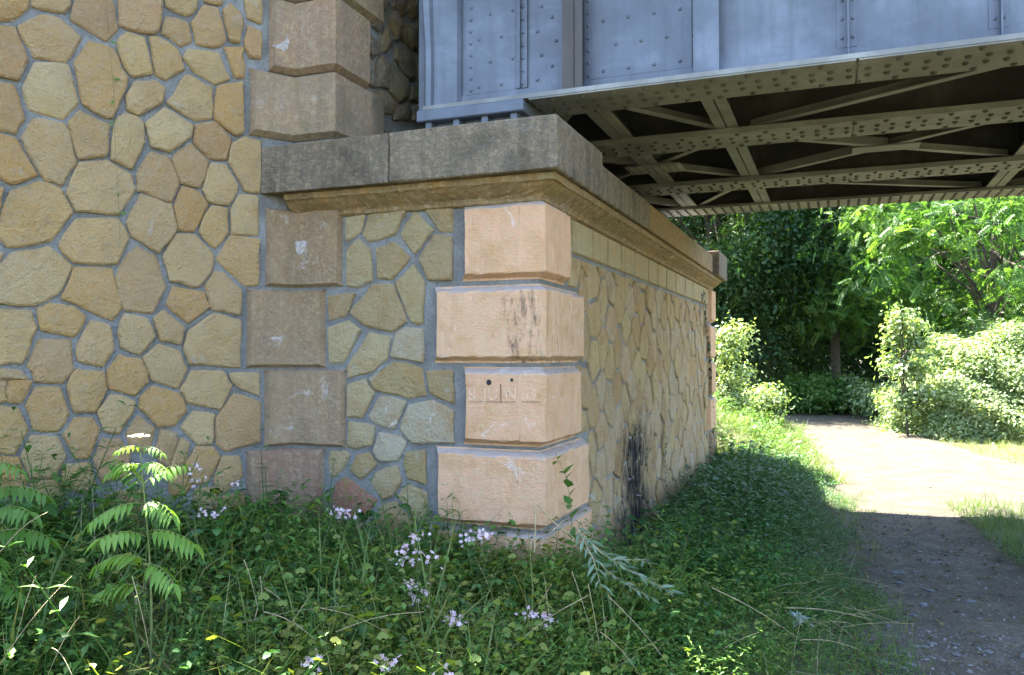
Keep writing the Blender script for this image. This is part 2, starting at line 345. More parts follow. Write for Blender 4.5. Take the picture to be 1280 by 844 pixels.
vo = n.new('ShaderNodeTexVoronoi'); vo.inputs['Scale'].default_value = 26; l.new(pos, vo.inputs['Vector'])
c = ramp(n, l, n1, [(0.32, (0.040, 0.036, 0.020)), (0.5, (0.080, 0.062, 0.038)), (0.66, (0.14, 0.115, 0.08))])
c = mixc(n, l, maths(n, l, 'MULTIPLY', grey(n, l, n2, 0.42, 0.7), 0.7), c, (0.04, 0.036, 0.026))
c = mixc(n, l, maths(n, l, 'MULTIPLY', grey(n, l, n3, 0.58, 0.7), 0.5), c, (0.20, 0.20, 0.20))
l.new(c, b.inputs['Base Color']); b.inputs['Roughness'].default_value = 0.95
bump(n, l, maths(n, l, 'ADD', n2, maths(n, l, 'MULTIPLY', vo.outputs['Distance'], 0.7)), 0.8, 0.03, b)
t = big_mesh('dirt_track', V, F, None, m, smooth=True)
tag(t, 'pale gritty dirt track passing under the bridge', 'track', kind='structure')

# ------------------------------------------------------------------ masonry tools
def clip_half(poly, p, nrm):                 # keep the side where (x-p).n <= 0
    out = []; k = len(poly)
    for i in range(k):
        a, b_ = poly[i], poly[(i + 1) % k]
        da, db = np.dot(a - p, nrm), np.dot(b_ - p, nrm)
        if da <= 0: out.append(a)
        if (da < 0 < db) or (db < 0 < da): out.append(a + (b_ - a) * (da / (da - db)))
    return out
def area(p):
    p = np.asarray(p); x, y = p[:, 0], p[:, 1]
    return 0.5 * float(np.sum(x * np.roll(y, -1) - np.roll(x, -1) * y))
def inset(poly, d):
    p = [np.asarray(v, float) for v in poly]
    if area(p) < 0: p = p[::-1]
    q = list(p)
    for i in range(len(p)):
        a, b_ = p[i], p[(i + 1) % len(p)]; e = b_ - a; L = np.linalg.norm(e)
        if L < 1e-6: continue
        nr = np.array([e[1], -e[0]]) / L
        q = clip_half(q, a - nr * d, nr)
        if len(q) < 3: return None
    return q
def voronoi(seeds, box, own, joint, rects=()):
    """cells of the seeds listed in own, clipped to box and off the rectangles, shrunk by half a joint"""
    seeds = np.asarray(seeds); out = []
    x0, x1, y0, y1 = box
    for i in own:
        s = seeds[i]; poly = [np.array(v, float) for v in ((x0, y0), (x1, y0), (x1, y1), (x0, y1))]
        d = np.hypot(*(seeds - s).T)
        for j in np.argsort(d)[1:40]:
            if d[j] > 1.6: break
            nr = (seeds[j] - s) / d[j]; poly = clip_half(poly, (s + seeds[j]) / 2, nr)
            if len(poly) < 3: break
        if len(poly) < 3: continue
        ok = True
        for (a, b_, c_, d_) in rects:
            P = np.array(poly)
            if P[:, 0].min() >= b_ or P[:, 0].max() <= a or P[:, 1].min() >= d_ or P[:, 1].max() <= c_: continue
            best = None
            for p_, nr in (((a, 0), (1, 0)), ((b_, 0), (-1, 0)), ((0, c_), (0, 1)), ((0, d_), (0, -1))):
                q = clip_half(poly, np.array(p_, float), np.array(nr, float))
                if len(q) >= 3 and (best is None or abs(area(q)) > abs(area(best))): best = q
            if best is None: ok = False; break
            poly = best
        if not ok: continue
        poly = inset(poly, joint / 2)
        if poly is None or abs(area(poly)) < 0.006: continue
        out.append(poly)
    return out
def stone(name, poly, O, U, Vv, Nn, proud, mat, parent, dome=0.006, grow=0.0):
    p = [np.asarray(v, float) for v in poly]
    if area(p) < 0: p = p[::-1]
    q = []
    for i in range(len(p)):
        a, b_ = p[i], p[(i + 1) % len(p)]; L = np.linalg.norm(b_ - a)
        if L < 0.012: continue
        e = (b_ - a) / L; nr = np.array([e[1], -e[0]])
        cr = min(0.007, L * 0.10)                      # worn corners
        q.append(a + e * cr + rng.normal(0, 0.0015, 2))
        for t_ in ((0.3, 0.68) if L > 0.17 else (0.5,) if L > 0.08 else ()): q.append(a + e * L * (t_ + rng.uniform(-0.1, 0.1)) + nr * rng.normal(0.0, 0.0042))
        q.append(b_ - e * cr + rng.normal(0, 0.0015, 2))
    if len(q) < 5: return None
    q = np.array(q); cen = q.mean(0); k = len(q)
    rad = np.hypot(*(q - cen).T)[:, None]; q = cen + (q - cen) * (1 + grow / rad)
    pr = proud + rng.normal(0, 0.004)
    tilt = rng.normal(0, 0.03, 2)
    def lift(r2, h, nz): return [O + U * v[0] + Vv * v[1] + Nn * (h + np.dot(v - cen, tilt) + rng.normal(0, nz)) for v in r2]
    r0 = lift(q, -0.03, 0); r1 = lift(cen + (q - cen) * (1 - 0.002 / rad), pr - 0.011, 0.001)
    r2 = lift(cen + (q - cen) * (1 - 0.014 / rad), pr, 0.0012)
    ce = lift([cen + rng.normal(0, 0.01, 2)], pr + dome + abs(rng.normal(0, 0.004)), 0)
    v = r0 + r1 + r2 + ce; f = []
    for i in range(k):
        j = (i + 1) % k
        f += [(i, j, k + j, k + i), (k + i, k + j, 2 * k + j, 2 * k + i), (2 * k + i, 2 * k + j, 3 * k)]
    if np.dot(np.cross(U, Vv), Nn) < 0: f = [t_[::-1] for t_ in f]
    return mesh(name, v, f, mat, parent)
def poly_from_px(pts, off, sc, P, nrm, O, U):
    out = []
    for (x, y) in pts:
        w = on_plane(off[0] + x / sc, off[1] + y / sc, P, nrm)
        out.append(np.array([np.dot(w - O, U), w[2]]))
    return out
def offset_line(pl, d):
    """pl: plan polyline, outward is to the right of travel; mitred offset"""
    pl = [np.asarray(p, float) for p in pl]; res = []
    for i, p in enumerate(pl):
        ns = []
        for a, b_ in ((i - 1, i), (i, i + 1)):
            if a >= 0 and b_ < len(pl):
                e = pl[b_] - pl[a]; e = e / np.linalg.norm(e); ns.append(np.array([e[1], -e[0]]))
        if len(ns) == 1: res.append(p + ns[0] * d)
        else:
            mdir = ns[0] + ns[1]; mdir = mdir / np.linalg.norm(mdir); res.append(p + mdir * d / max(0.3, np.dot(mdir, ns[0])))
    return res
def ext_line(pl, a, b_):                     # shorten both ends
    pl = [np.asarray(p, float) for p in pl]
    e = pl[1] - pl[0]; f = pl[-1] - pl[-2]
    pl[0] = pl[0] + e / np.linalg.norm(e) * a; pl[-1] = pl[-1] - f / np.linalg.norm(f) * b_
    return pl
def dens(pl, step=0.07):
    out = [np.asarray(pl[0], float)]
    for a, b_ in zip(pl[:-1], pl[1:]):
        a = np.asarray(a, float); b_ = np.asarray(b_, float); k = max(1, int(np.linalg.norm(b_ - a) / step))
        out += [a + (b_ - a) * i / k for i in range(1, k + 1)]
    return out
def block(name, pl, rows, mat, parent, ends=0.03, jit=0.0015, step=0.08):
    """a stone wrapped along a plan line: rows = [(z, outward offset)] from the bottom up"""
    full = [(z, o) for z, o in rows]; mo = max(o for _, o in rows)
    npt = None; grid = []
    fr = [i / 1.0 for i in range(1)]
    base = [np.asarray(p, float) for p in pl]
    # sample parameters shared by all rows
    segs = [max(1, int(np.linalg.norm(base[i + 1] - base[i]) / step)) for i in range(len(base) - 1)]
    def sample(line):
        o = [line[0]]
        for i, k in enumerate(segs): o += [line[i] + (line[i + 1] - line[i]) * t / k for t in range(1, k + 1)]
        return o
    for ri, (z, o) in enumerate(full):
        line = sample(ext_line(offset_line(base, o), ends * o / mo, ends * o / mo))
        inner0 = offset_line(base, -0.04)[0]; inner1 = offset_line(base, -0.04)[-1]
        row = [np.array([*inner0, z])] + [np.array([*p, z]) for p in line] + [np.array([*inner1, z])]
        if 0 < ri < len(full) - 1:
            row = [row[0]] + [p + rng.normal(0, jit, 3) for p in row[1:-1]] + [row[-1]]
        grid.append(row)
    inner = [np.array([*p, full[0][0]]) for p in sample(offset_line(base, -0.04))]
    kk = len(grid[0]); v = [p for r_ in grid for p in r_]; f = []
    for i in range(len(grid) - 1):
        for j in range(kk - 1):
            a = i * kk + j; f.append((a, a + 1, a + kk + 1, a + kk))
    b0 = len(v)                                # close bottom and top back to the wall
    v += [np.array([*p[:2], full[0][0]]) for p in inner] + [np.array([*p[:2], full[-1][0]]) for p in inner]
    ki = len(inner); top = (len(grid) - 1) * kk
    for j in range(ki - 1):
        f.append((b0 + j, b0 + j + 1, 1 + j + 1, 1 + j)); f.append((top + 1 + j, top + 2 + j, b0 + ki + j + 1, b0 + ki + j))
    return mesh(name, v, f, mat, parent)

# ------------------------------------------------------------------ wing wall on the left
wing = tag(empty('wing_wall', WO + WU * -1.2 + np.array([0, 0, 0.3])), 'tall ochre wall of many-sided stones in grey mortar, left of the pier', 'wall')
WLEN = 5.2
def wtop(s_): return max(WING_TOP + WING_SLOPE * s_, WING_LOW)
SB = (WING_LOW - WING_TOP) / WING_SLOPE
v = []
for s_ in (-WLEN, SB, 0.12):
    for d in (0.0, -0.62):
        for z in (-0.5, wtop(s_)): v.append(WO + WU * s_ + WN * d + np.array([0, 0, z]))
f = [(0, 2, 3, 1), (8, 9, 11, 10)]
for k in (0, 4): f += [(k, k + 1, k + 5, k + 4), (k + 2, k + 6, k + 7, k + 3), (k + 1, k + 3, k + 7, k + 5), (k, k + 4, k + 6, k + 2)]
mesh('mortar_bed', v, f, M_mortar, wing)
TO = {1: (0, 0), 2: (160, 0), 3: (0, 170), 4: (160, 170), 5: (0, 340), 6: (160, 340), 7: (0, 480), 8: (160, 480)}
WS = [
 (1, [(-80,-40),(160,-40),(165,40),(70,112),(0,110),(-80,100)]), (1, [(185,-50),(415,-50),(405,30),(370,68),(200,40)]),
 (1, [(110,150),(240,92),(340,105),(475,220),(390,358),(205,330)]), (1, [(-80,140),(90,160),(160,350),(105,465),(0,435),(-80,400)]),
 (1, [(460,-30),(645,-30),(692,165),(625,240),(420,110)]), (2, [(-50,-40),(190,-40),(195,60),(175,180),(90,185),(-45,140)]),
 (1, [(525,240),(670,290),(745,455),(740,490),(665,680),(620,685),(490,600),(440,370)]), (1, [(205,375),(400,385),(455,600),(375,695),(175,635),(140,520)]),
 (1, [(-80,470),(80,500),(140,690),(95,778),(0,755),(-80,720)]), (2, [(-60,240),(0,195),(95,225),(140,425),(35,448),(-5,400)]),
 (2, [(210,-40),(400,-40),(405,40),(350,85),(235,40)]), (2, [(450,-50),(575,-50),(545,25),(455,0)]),
 (2, [(230,100),(350,130),(375,235),(310,265),(205,190)]), (2, [(440,40),(525,55),(570,235),(500,272),(405,255),(380,130)]),
 (2, [(605,20),(660,70),(680,130),(660,245),(595,230),(562,60)]), (2, [(690,-10),(780,-10),(785,130),(710,100)]),
 (2, [(705,150),(785,190),(780,335),(715,330),(690,240)]), (2, [(130,220),(175,215),(290,290),(330,400),(225,465),(165,430)]),
 (2, [(360,290),(530,312),(600,455),(510,487),(400,420),(330,335)]), (2, [(570,280),(680,275),(680,450),(630,445)]),
 (2, [(345,440),(495,515),(490,690),(400,700),(232,600)]), (2, [(530,510),(675,480),(675,770),(635,790),(512,690)]),
 (2, [(45,485),(160,475),(218,515),(200,595),(65,668),(0,640),(0,560)]), (2, [(110,720),(215,635),(378,735),(360,800),(240,885),(145,855)]),
 (2, [(400,735),(515,715),(605,815),(580,932),(485,925),(395,840)]), (4, [(680,10),(775,30),(778,325),(685,318),(600,150),(615,50)]),
 (1, [(410,720),(470,650),(640,735),(620,905),(465,925)]), (1, [(690,690),(740,665),(840,715),(845,830),(775,985),(655,925),(668,800)]),
 (3, [(-80,-40),(90,20),(215,225),(65,275),(0,235),(-80,190)]), (3, [(130,10),(200,-100),(385,-65),(445,150),(365,285),(265,255)]),
 (3, [(225,268),(355,310),(425,445),(300,605),(55,650),(0,590),(0,510),(65,330)]), (3, [(465,160),(630,150),(770,225),(790,310),(700,450),(455,440),(398,325)]),
 (3, [(450,490),(690,485),(755,600),(690,740),(590,745),(440,735),(350,640)]), (4, [(135,95),(240,130),(298,275),(250,382),(60,315),(60,230)]),
 (4, [(370,48),(475,150),(420,298),(310,270),(262,130)]), (4, [(490,165),(570,172),(645,295),(585,400),(480,385),(445,310)]),
 (4, [(320,300),(420,335),(468,400),(395,550),(300,545),(275,420)]), (4, [(490,415),(585,430),(588,570),(510,655),(425,560)]),
 (4, [(660,345),(770,360),(770,580),(610,570),(610,430)]), (4, [(75,345),(250,405),(282,540),(180,680),(30,585),(0,510)]),
 (4, [(290,578),(400,580),(500,690),(490,790),(415,878),(250,845),(212,705)]), (4, [(600,590),(770,610),(768,870),(685,878),(525,725)]),
 (3, [(-90,290),(20,310),(0,400),(-60,560),(-90,560)]), (3, [(285,650),(425,765),(345,915),(205,985),(-80,980),(-80,830),(75,690)]),
 (3, [(-80,660),(20,690),(-30,790),(-80,790)]), (5, [(440,-25),(655,-15),(718,205),(660,282),(365,155)]),
 (6, [(55,-145),(165,-90),(222,85),(145,235),(-15,215),(-65,60),(-40,-30)]), (6, [(270,85),(445,125),(478,205),(355,298),(232,190)]),
 (6, [(510,0),(560,5),(665,110),(658,245),(495,215),(460,80)]), (5, [(225,215),(310,185),(440,215),(495,260),(480,320),(435,375),(250,340)]),
 (5, [(0,225),(180,235),(215,335),(130,530),(0,540),(-80,540),(-80,225)]), (5, [(530,290),(640,315),(660,450),(600,548),(460,520),(460,430)]),
 (6, [(-15,248),(105,275),(155,380),(70,482),(-35,440),(-50,350)]), (6, [(215,228),(330,325),(310,422),(195,400),(155,275)]),
 (6, [(500,250),(660,285),(660,555),(370,540),(335,450),(360,350)]), (5, [(230,400),(415,400),(425,570),(365,648),(210,640),(170,540)]),
 (5, [(450,575),(605,590),(620,690),(560,815),(440,820),(400,665)]), (6, [(-50,490),(75,515),(115,640),(45,720),(-105,680),(-115,580)]),
 (6, [(180,432),(300,470),(345,570),(290,680),(145,635),(95,505)]), (6, [(375,585),(560,585),(605,670),(540,805),(360,765),(315,690)]),
 (6, [(600,598),(770,598),(770,730),(625,650)]), (5, [(-80,572),(110,575),(160,628),(-80,632)]), (5, [(-80,642),(40,640),(40,755),(-80,765)]), (5, [(55,640),(185,640),(125,760),(55,760)]),
 (7, [(210,30),(350,25),(400,180),(335,278),(205,268),(160,130)]), (8, [(145,20),(300,60),(340,160),(270,240),(180,245),(75,140),(80,80)]),
 (8, [(625,60),(775,110),(772,335),(580,392),(522,340),(525,210)]), (7, [(650,70),(790,105),(775,170),(695,290),(620,275),(580,165)]),
 (8, [(385,165),(510,180),(490,345),(410,352),(318,255)]), (7, [(440,205),(545,205),(580,270),(520,430),(440,435),(375,300)]),
 (7, [(-80,140),(110,150),(160,270),(85,412),(0,400),(-80,390)]), (7, [(185,310),(340,320),(382,430),(320,550),(185,545),(135,430)]),
 (8, [(190,275),(280,290),(290,340),(240,480),(185,450),(165,400)]), (8, [(310,320),(360,350),(335,460),(250,485),(280,385)]),
 (8, [(60,190),(155,265),(140,330),(120,400),(30,390),(0,290)]), (8, [(400,375),(500,375),(540,430),(470,570),(400,585),(345,470)]),
 (8, [(560,430),(650,430),(670,540),(570,640),(505,570)]), (7, [(600,325),(700,325),(760,400),(740,540),(600,570),(560,440)]),
 (7, [(380,480),(520,470),(555,590),(500,640),(370,600)]), (8, [(250,505),(335,495),(380,590),(330,650),(250,640)]),
 (8, [(400,620),(525,615),(535,720),(430,760),(390,690)]), (8, [(560,660),(680,640),(690,760),(590,780),(555,720)]),
 (7, [(-60,430),(110,440),(165,560),(120,650),(-40,650)]), (7, [(190,570),(340,570),(360,660),(300,740),(180,740)]),
]
ZV = np.array([0.0, 0, 1])
placed = []
for tl, pts in WS:
    poly = poly_from_px(pts, TO[tl], 4.689, WO + WN * 0.022, WN, WO, WU)
    placed.append(poly)
    stone('stone', poly, WO, WU, ZV, WN, 0.024, M_wing, wing, grow=0.0125)
# the rest of the wall beyond the frame: same masonry
tr = []
for p in placed:
    cen = np.mean(p, 0); tr += [cen] + [cen + (q - cen) * 0.75 for q in p]
seeds = list(tr); own = []
for i, u in enumerate(np.arange(-WLEN + 0.1, -0.25, 0.31)):
    for j, z in enumerate(np.arange(-0.35, WING_TOP, 0.31)):
        s_ = np.array([u + rng.uniform(-0.09, 0.09), z + (0.155 if i % 2 else 0) + rng.uniform(-0.08, 0.08)])
        if min(np.hypot(*(np.array(tr) - s_).T)) > 0.17: own.append(len(seeds)); seeds.append(s_)
for poly in voronoi(seeds, (-WLEN, -0.30, -0.45, WING_TOP - 0.02), own, 0.025):
    poly = clip_half(poly, np.array([0, WING_TOP - 0.05]), np.array([-WING_SLOPE, 1.0]) / math.hypot(WING_SLOPE, 1)) if np.mean(poly, 0)[0] > SB else clip_half(poly, np.array([0, WING_LOW - 0.04]), np.array([0, 1.0]))
    if len(poly) < 3 or abs(area(poly)) < 0.006: continue
    stone('stone', poly, WO, WU, ZV, WN, 0.024, M_wing, wing)

for i in range(7):
    a_, b_ = [(-WLEN, -4.3), (-4.29, -3.4), (-3.39, -2.5), (-2.49, SB), (SB + 0.005, -1.1), (-1.095, -0.5), (-0.495, 0.12)][i]; v = []
    for s_ in (a_, b_):
        for d in (0.09, -0.70):
            for dz in (0.002, 0.17): v.append(WO + WU * s_ + WN * d + np.array([0, 0, wtop(s_) + dz]))
    mesh('coping_slab', v, [(0, 1, 5, 4), (2, 6, 7, 3), (1, 3, 7, 5), (0, 2, 3, 1), (4, 5, 7, 6), (0, 4, 6, 2)], M_slab, wing)
# ------------------------------------------------------------------ abutment (pier), its corner stones and cornice
abut = tag(empty('bridge_abutment', (-2.0, 6.5, 0)), 'sandstone bridge abutment with pink corner blocks and a jutting grey ledge', 'abutment')
bevel_box('core', -7.0, XR, YF, YB, -0.6, 3.02, M_mortar, abut)
bevel_box('back_wall_core', -7.0, XU, YF + 0.001, YB - 0.003, 3.021, 5.45, M_mortar, abut)  # top raised out of view so its shadow covers the foreground
FN = np.array([0.0, -1, 0]); FU = np.array([1.0, 0, 0]); FO = np.array([0.0, YF, 0])
FT = {1: (400, 240), 2: (400, 400), 3: (400, 530)}
FS = [
 (1, [(148,150),(255,130),(230,235),(150,285)]), (1, [(285,130),(500,108),(440,240),(290,292),(245,250)]), (1, [(550,115),(660,220),(550,360),(465,250)]),
 (1, [(610,100),(770,90),(770,232),(690,225)]), (1, [(665,250),(770,265),(770,510),(635,515),(580,395)]), (1, [(220,275),(290,340),(302,518),(215,558),(150,548),(150,350)]),
 (1, [(420,290),(522,385),(415,512),(335,505),(320,330)]), (1, [(545,425),(605,530),(600,765),(535,765),(440,530)]), (1, [(40,610),(205,595),(140,725),(45,755)]),
 (1, [(300,550),(430,545),(502,755),(420,815),(260,775),(175,710)]), (2, [(165,8),(235,60),(130,250),(45,250),(45,50)]), (2, [(280,70),(410,95),(380,235),(300,300),(160,340),(155,280)]),
 (2, [(490,45),(600,55),(600,250),(412,215),(440,80)]), (2, [(430,250),(590,285),(615,440),(520,458),(315,405),(288,345)]), (2, [(622,298),(772,300),(778,490),(640,425)]),
 (2, [(160,380),(265,350),(310,430),(240,572),(155,568)]), (2, [(345,450),(500,480),(430,638),(340,620),(275,570)]), (2, [(650,475),(780,535),(778,722),(540,722),(470,640),(520,500)]),
 (2, [(165,600),(310,625),(298,735),(205,755),(162,740)]), (2, [(345,665),(470,685),(500,720),(450,820),(350,830),(312,770)]), (3, [(55,165),(140,158),(168,185),(120,275),(60,320),(45,200)]),
 (3, [(210,190),(285,170),(325,240),(235,328),(170,270)]), (3, [(505,170),(615,155),(618,355),(510,320),(488,220)]), (3, [(330,285),(450,248),(470,345),(420,420),(365,445),(295,345)]),
 (3, [(520,360),(620,405),(615,600),(570,580),(458,430)]), (3, [(90,350),(145,318),(330,450),(250,555),(130,520),(60,480)]), (3, [(350,490),(440,455),(550,595),(440,650),(320,590)]),
 (3, [(70,560),(240,590),(300,700),(160,760),(50,700)]), (3, [(330,640),(450,680),(430,790),(330,780)]),
]
WHITE = {17, 12, 16, 19}
M_lime = stone_mat('lime_bloomed_sandstone', [(0.46, 0.39, 0.27), (0.50, 0.44, 0.33)], white=0.9, dirt_amt=0.15, white_col=(0.66, 0.64, 0.61))
for i, (tl, pts) in enumerate(FS):
    mt = M_red if i in (25,) else (M_lime if i in WHITE else M_front)
    stone('stone', poly_from_px(pts, FT[tl], 4.689, FO + FN * 0.018, FN, FO, FU), FO, FU, ZV, FN, 0.020, mt, abut, grow=0.009)
def zf(py, px=630, Y=YF - 0.065): return float(on_plane(px, py, (0, Y, 0), (0, 1, 0))[2])
def xf(px, Y=YF - 0.065): return float(on_plane(px, 445, (0, Y, 0), (0, 1, 0))[0])
def yr(px, X=XR + 0.06): return float(on_plane(px, 445, (X, 0, 0), (1, 0, 0))[1])
# bossed corner stones: (left px, y top, y bottom, right px)
PROUD = 0.065
QS = [(573, 250, 349, 715), (538, 355, 454, 731), (574, 459, 559, 728), (540, 563, 662, 737)]
ZQ = []
near_rects = []; front_rects = []
for i, (xl_, yt, yb, xr_) in enumerate(QS):
    z1, z0 = zf(yt), zf(yb); x0 = xf(xl_); y1 = yr(xr_); ZQ.append((z0, z1))
    ch = 0.042
    rows = [(z0, 0.004), (z0 + 0.012, 0.006), (z0 + ch - 0.004, PROUD - 0.005), (z0 + ch + 0.004, PROUD),
            (z0 + 0.2, PROUD), (z0 + 0.32, PROUD), (z1 - ch - 0.004, PROUD), (z1 - ch + 0.006, PROUD - 0.006), (z1 - 0.008, 0.006), (z1, 0.004)]
    a = np.array([XR, YF])
    pl = [np.array([x0, YF]), a - np.array([0.11, 0]), a - np.array([0.10, 0]), a, a + np.array([0, 0.07]), a + np.array([0, 0.08]), np.array([XR, y1])]
    q = block('quoin_block', pl, rows, M_quoin_stain if i == 1 else M_quoin, abut, ends=0.045, jit=0.0026, step=0.055)
    near_rects.append((-y1 - 0.02, -YF + 0.1, z0 - 0.02, z1 + 0.02))
z4 = ZQ[3][0]
block('plinth_block', [np.array([xf(533), YF]), np.array([XR, YF]), np.array([XR, yr(742)])], [(z4 - 0.55, 0.05), (z4 - 0.045, 0.05), (z4 - 0.03, 0.03), (z4 - 0.022, 0.004)], M_quoin, abut, ends=0.01)
block('plinth_block', [np.array([xf(470), YF]), np.array([xf(530), YF])], [(z4 - 0.55, 0.03), (z4 - 0.10, 0.03), (z4 - 0.08, 0.004)], M_frieze, abut, ends=0.01)
# carved date on the third corner stone
def text_obj(name, body, size, mat, parent, M, ext=0.004):
    cu = bpy.data.curves.new(name, 'FONT'); cu.body = body; cu.size = size; cu.extrude = ext; cu.align_x = 'LEFT'; cu.resolution_u = 3
    o = bpy.data.objects.new(name, cu); C.objects.link(o); bpy.context.view_layer.update()
    me = bpy.data.meshes.new_from_object(o.evaluated_get(bpy.context.evaluated_depsgraph_get())); bpy.data.objects.remove(o)
    me.transform(M); return link(name, me, mat, parent)
M_chalk = plain_mat('carved_pale', (0.62, 0.40, 0.27), 0.9, 0.25, 60)
M_hole = plain_mat('dark_hole', (0.02, 0.018, 0.02), 0.9, 0.2, 60)  # flat dark colour in place of the shade inside holes and crack
for body, px, sz in (('8', 585, 0.105), ('JU', 604, 0.105), ('N', 631, 0.105), ('63', 651, 0.105)):
    w = on_plane(px, 500, (0, YF - PROUD, 0), (0, 1, 0))
    text_obj('carved_date', body, sz, M_chalk, abut, Matrix.Translation(Vector((w[0], YF - PROUD - 0.001, w[2]))) @ Matrix.Rotation(R(90), 4, 'X'), 0.0035)
def face_strip(name, x0p, y0p, x1p, y1p, th, mat):
    a = on_plane(x0p, y0p, (0, YF - PROUD, 0), (0, 1, 0)); b_ = on_plane(x1p, y1p, (0, YF - PROUD, 0), (0, 1, 0))
    d = (b_ - a); nn = np.array([d[2], 0, -d[0]]); nn = nn / np.linalg.norm(nn) * th / 2; o = np.array([0, -0.0025, 0]); bk = np.array([0, 0.004, 0])
    p = [a - nn, a + nn, b_ + nn, b_ - nn]
    mesh(name, [x + o for x in p] + [x + bk for x in p], [(0, 1, 2, 3), (0, 4, 5, 1), (1, 5, 6, 2), (2, 6, 7, 3), (3, 7, 4, 0)], mat, abut)
face_strip('carved_line', 586, 502.5, 676, 502.5, 0.006, plain_mat('groove', (0.30, 0.19, 0.12), 0.9, 0.3, 40))
face_strip('crack', 626, 480, 626.5, 504, 0.005, M_hole)
for px, py, r_ in ((611.5, 478, 0.016), (640, 475, 0.009)):
    w = on_plane(px, py, (0, YF - PROUD, 0), (0, 1, 0))
    vv = [w + np.array([math.cos(t_) * r_, -0.007, math.sin(t_) * r_ * 1.15]) for t_ in np.linspace(0, 6.283, 11)[:-1]]
    mesh('drill_hole', vv + [p + np.array([0, 0.012, 0]) for p in vv], [tuple(range(10))] + [(i, (i + 1) % 10, 10 + (i + 1) % 10, 10 + i) for i in range(10)], M_hole, abut)
ZS1, ZS0 = Zw + 1.421, Zw + 1.098            # slab top and underside
ZM0 = Zw + 0.945                              # foot of the moulding
# kinked stones in the inner angle with the wing wall
sxy = np.array([SX, YF]); wu = WU[:2]
def wl(px):                                  # distance along the wing wall from the seam
    w = on_plane(px, 445, WO + WN * 0.045, WN); return float(np.dot(w - WO, WU))
for i, (pxl, pxr, yt, yb) in enumerate([(331, 426, 262, 359), (308, 405, 363, 459), (331, 431, 462, 557), (309, 404, 561, 662)]):
    z1, z0 = zf(yt, 370, YF - 0.04), zf(yb, 370, YF - 0.04)
    pl = [sxy + wu * wl(pxl), sxy, np.array([xf(pxr, YF - 0.04), YF])]
    rows = [(z0, 0.008), (z0 + 0.02, 0.042), (z0 + 0.2, 0.045), (z0 + 0.33, 0.045), (z1 - 0.02, 0.042), (z1, 0.008)]
    block('angle_block', pl, rows, M_redbrown if i == 3 else M_brown, abut, ends=0.035)
# blocks above the ledge, at the corner of the back wall
zu = [zf(171, 400, YF - 0.06), zf(88, 400, YF - 0.06), zf(-6, 400, YF - 0.06), zf(-95, 400, YF - 0.06), zf(-190, 400, YF - 0.06), zf(-275, 400, YF - 0.06)]
for i in range(5):
    z0, z1 = zu[i] + (0.0 if i == 0 else 0.004), zu[i + 1] - 0.004
    la = wl(310 if i % 2 == 0 else 334)
    pl = [sxy + wu * la, sxy, np.array([XU, YF]), np.array([XU, YF + (0.62 if i % 2 == 0 else 0.42)])]
    rows = [(z0, 0.012), (z0 + 0.032, 0.06), (z0 + 0.2, 0.06), (z0 + 0.36, 0.06), (z1 - 0.025, 0.06), (z1, 0.012)]
    block('back_wall_block', pl, rows, M_upper, abut, ends=0.035)
M_splash = plain_mat('lime_splash', (0.36, 0.31, 0.29), 0.9, 0.4, 60)
def splash(pts, P0, nrm):
    nrm = np.asarray(nrm, float); P0 = np.asarray(P0, float); v = []
    for i, (x, y) in enumerate(pts):
        x2, y2 = pts[(i + 1) % len(pts)]
        for t_ in (0, 0.33, 0.66): v.append(on_plane(x + (x2 - x) * t_ + rng.normal(0, .6), y + (y2 - y) * t_ + rng.normal(0, .6), P0, nrm))
    k_ = len(v); mesh('lime_splash', [p + nrm * 0.0035 for p in v] + [p - nrm * 0.004 for p in v], [tuple(range(k_))] + [(i, (i + 1) % k_, k_ + (i + 1) % k_, k_ + i) for i in range(k_)], M_splash, abut)
PF = (0, YF - 0.045, 0); PW = WO + WN * 0.045; PW2 = WO + WN * 0.06
splash([(369, 303), (377, 301), (385, 302), (382, 312), (377, 319), (371, 317)], PF, FN)
splash([(340, 57), (349, 55), (355, 52), (360, 43), (361, 52), (360, 61), (355, 64), (347, 61)], PW2, WN)
# rubble of the back wall beside the girder
US = [
 [(290,60),(345,110),(300,260),(245,215),(260,130)], [(400,90),(440,90),(490,200),(480,300),(430,330),(370,150)], [(160,220),(210,260),(300,350),(300,440),(250,460),(165,400)],
 [(360,200),(415,340),(380,410),(330,420),(315,320)], [(500,180),(600,190),(605,400),(570,400),(490,310)], [(430,370),(500,350),(580,450),(580,630),(540,640),(420,480)],
 [(165,430),(275,490),(275,715),(240,710),(165,600)], [(320,440),(390,510),(380,720),(285,710),(290,520)], [(400,500),(530,640),(530,780),(455,830),(385,740)],
 [(590,480),(690,470),(690,680),(620,640)], [(560,700),(660,690),(690,800),(640,840),(540,810)], [(245,740),(360,740),(440,840),(400,930),(250,930)],
 [(270,-60),(390,0),(350,95),(270,20)], [(420,-40),(510,-30),(520,100),(480,130),(405,50)], [(530,-40),(620,-40),(600,140),(570,150),(530,80)], [(620,120),(690,100),(690,460),(615,420)],
 [(430,860),(530,820),(560,900),(540,980),(420,980)], [(570,850),(690,830),(700,980),(570,980)],
]
UO = np.array([XU, 0, 0]); UUv = np.array([0.0, 1, 0]); UNn = np.array([1.0, 0, 0])
upl = []
for pts in US:
    poly = poly_from_px(pts, (430, 0), 6.492, UO + UNn * 0.03, UNn, UO, UUv); upl.append(poly)
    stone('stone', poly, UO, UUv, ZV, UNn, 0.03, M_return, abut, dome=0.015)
tr = []
for p in upl:
    cen = np.mean(p, 0); tr += [cen] + [cen + (q - cen) * 0.75 for q in p]
seeds = list(tr); own = []
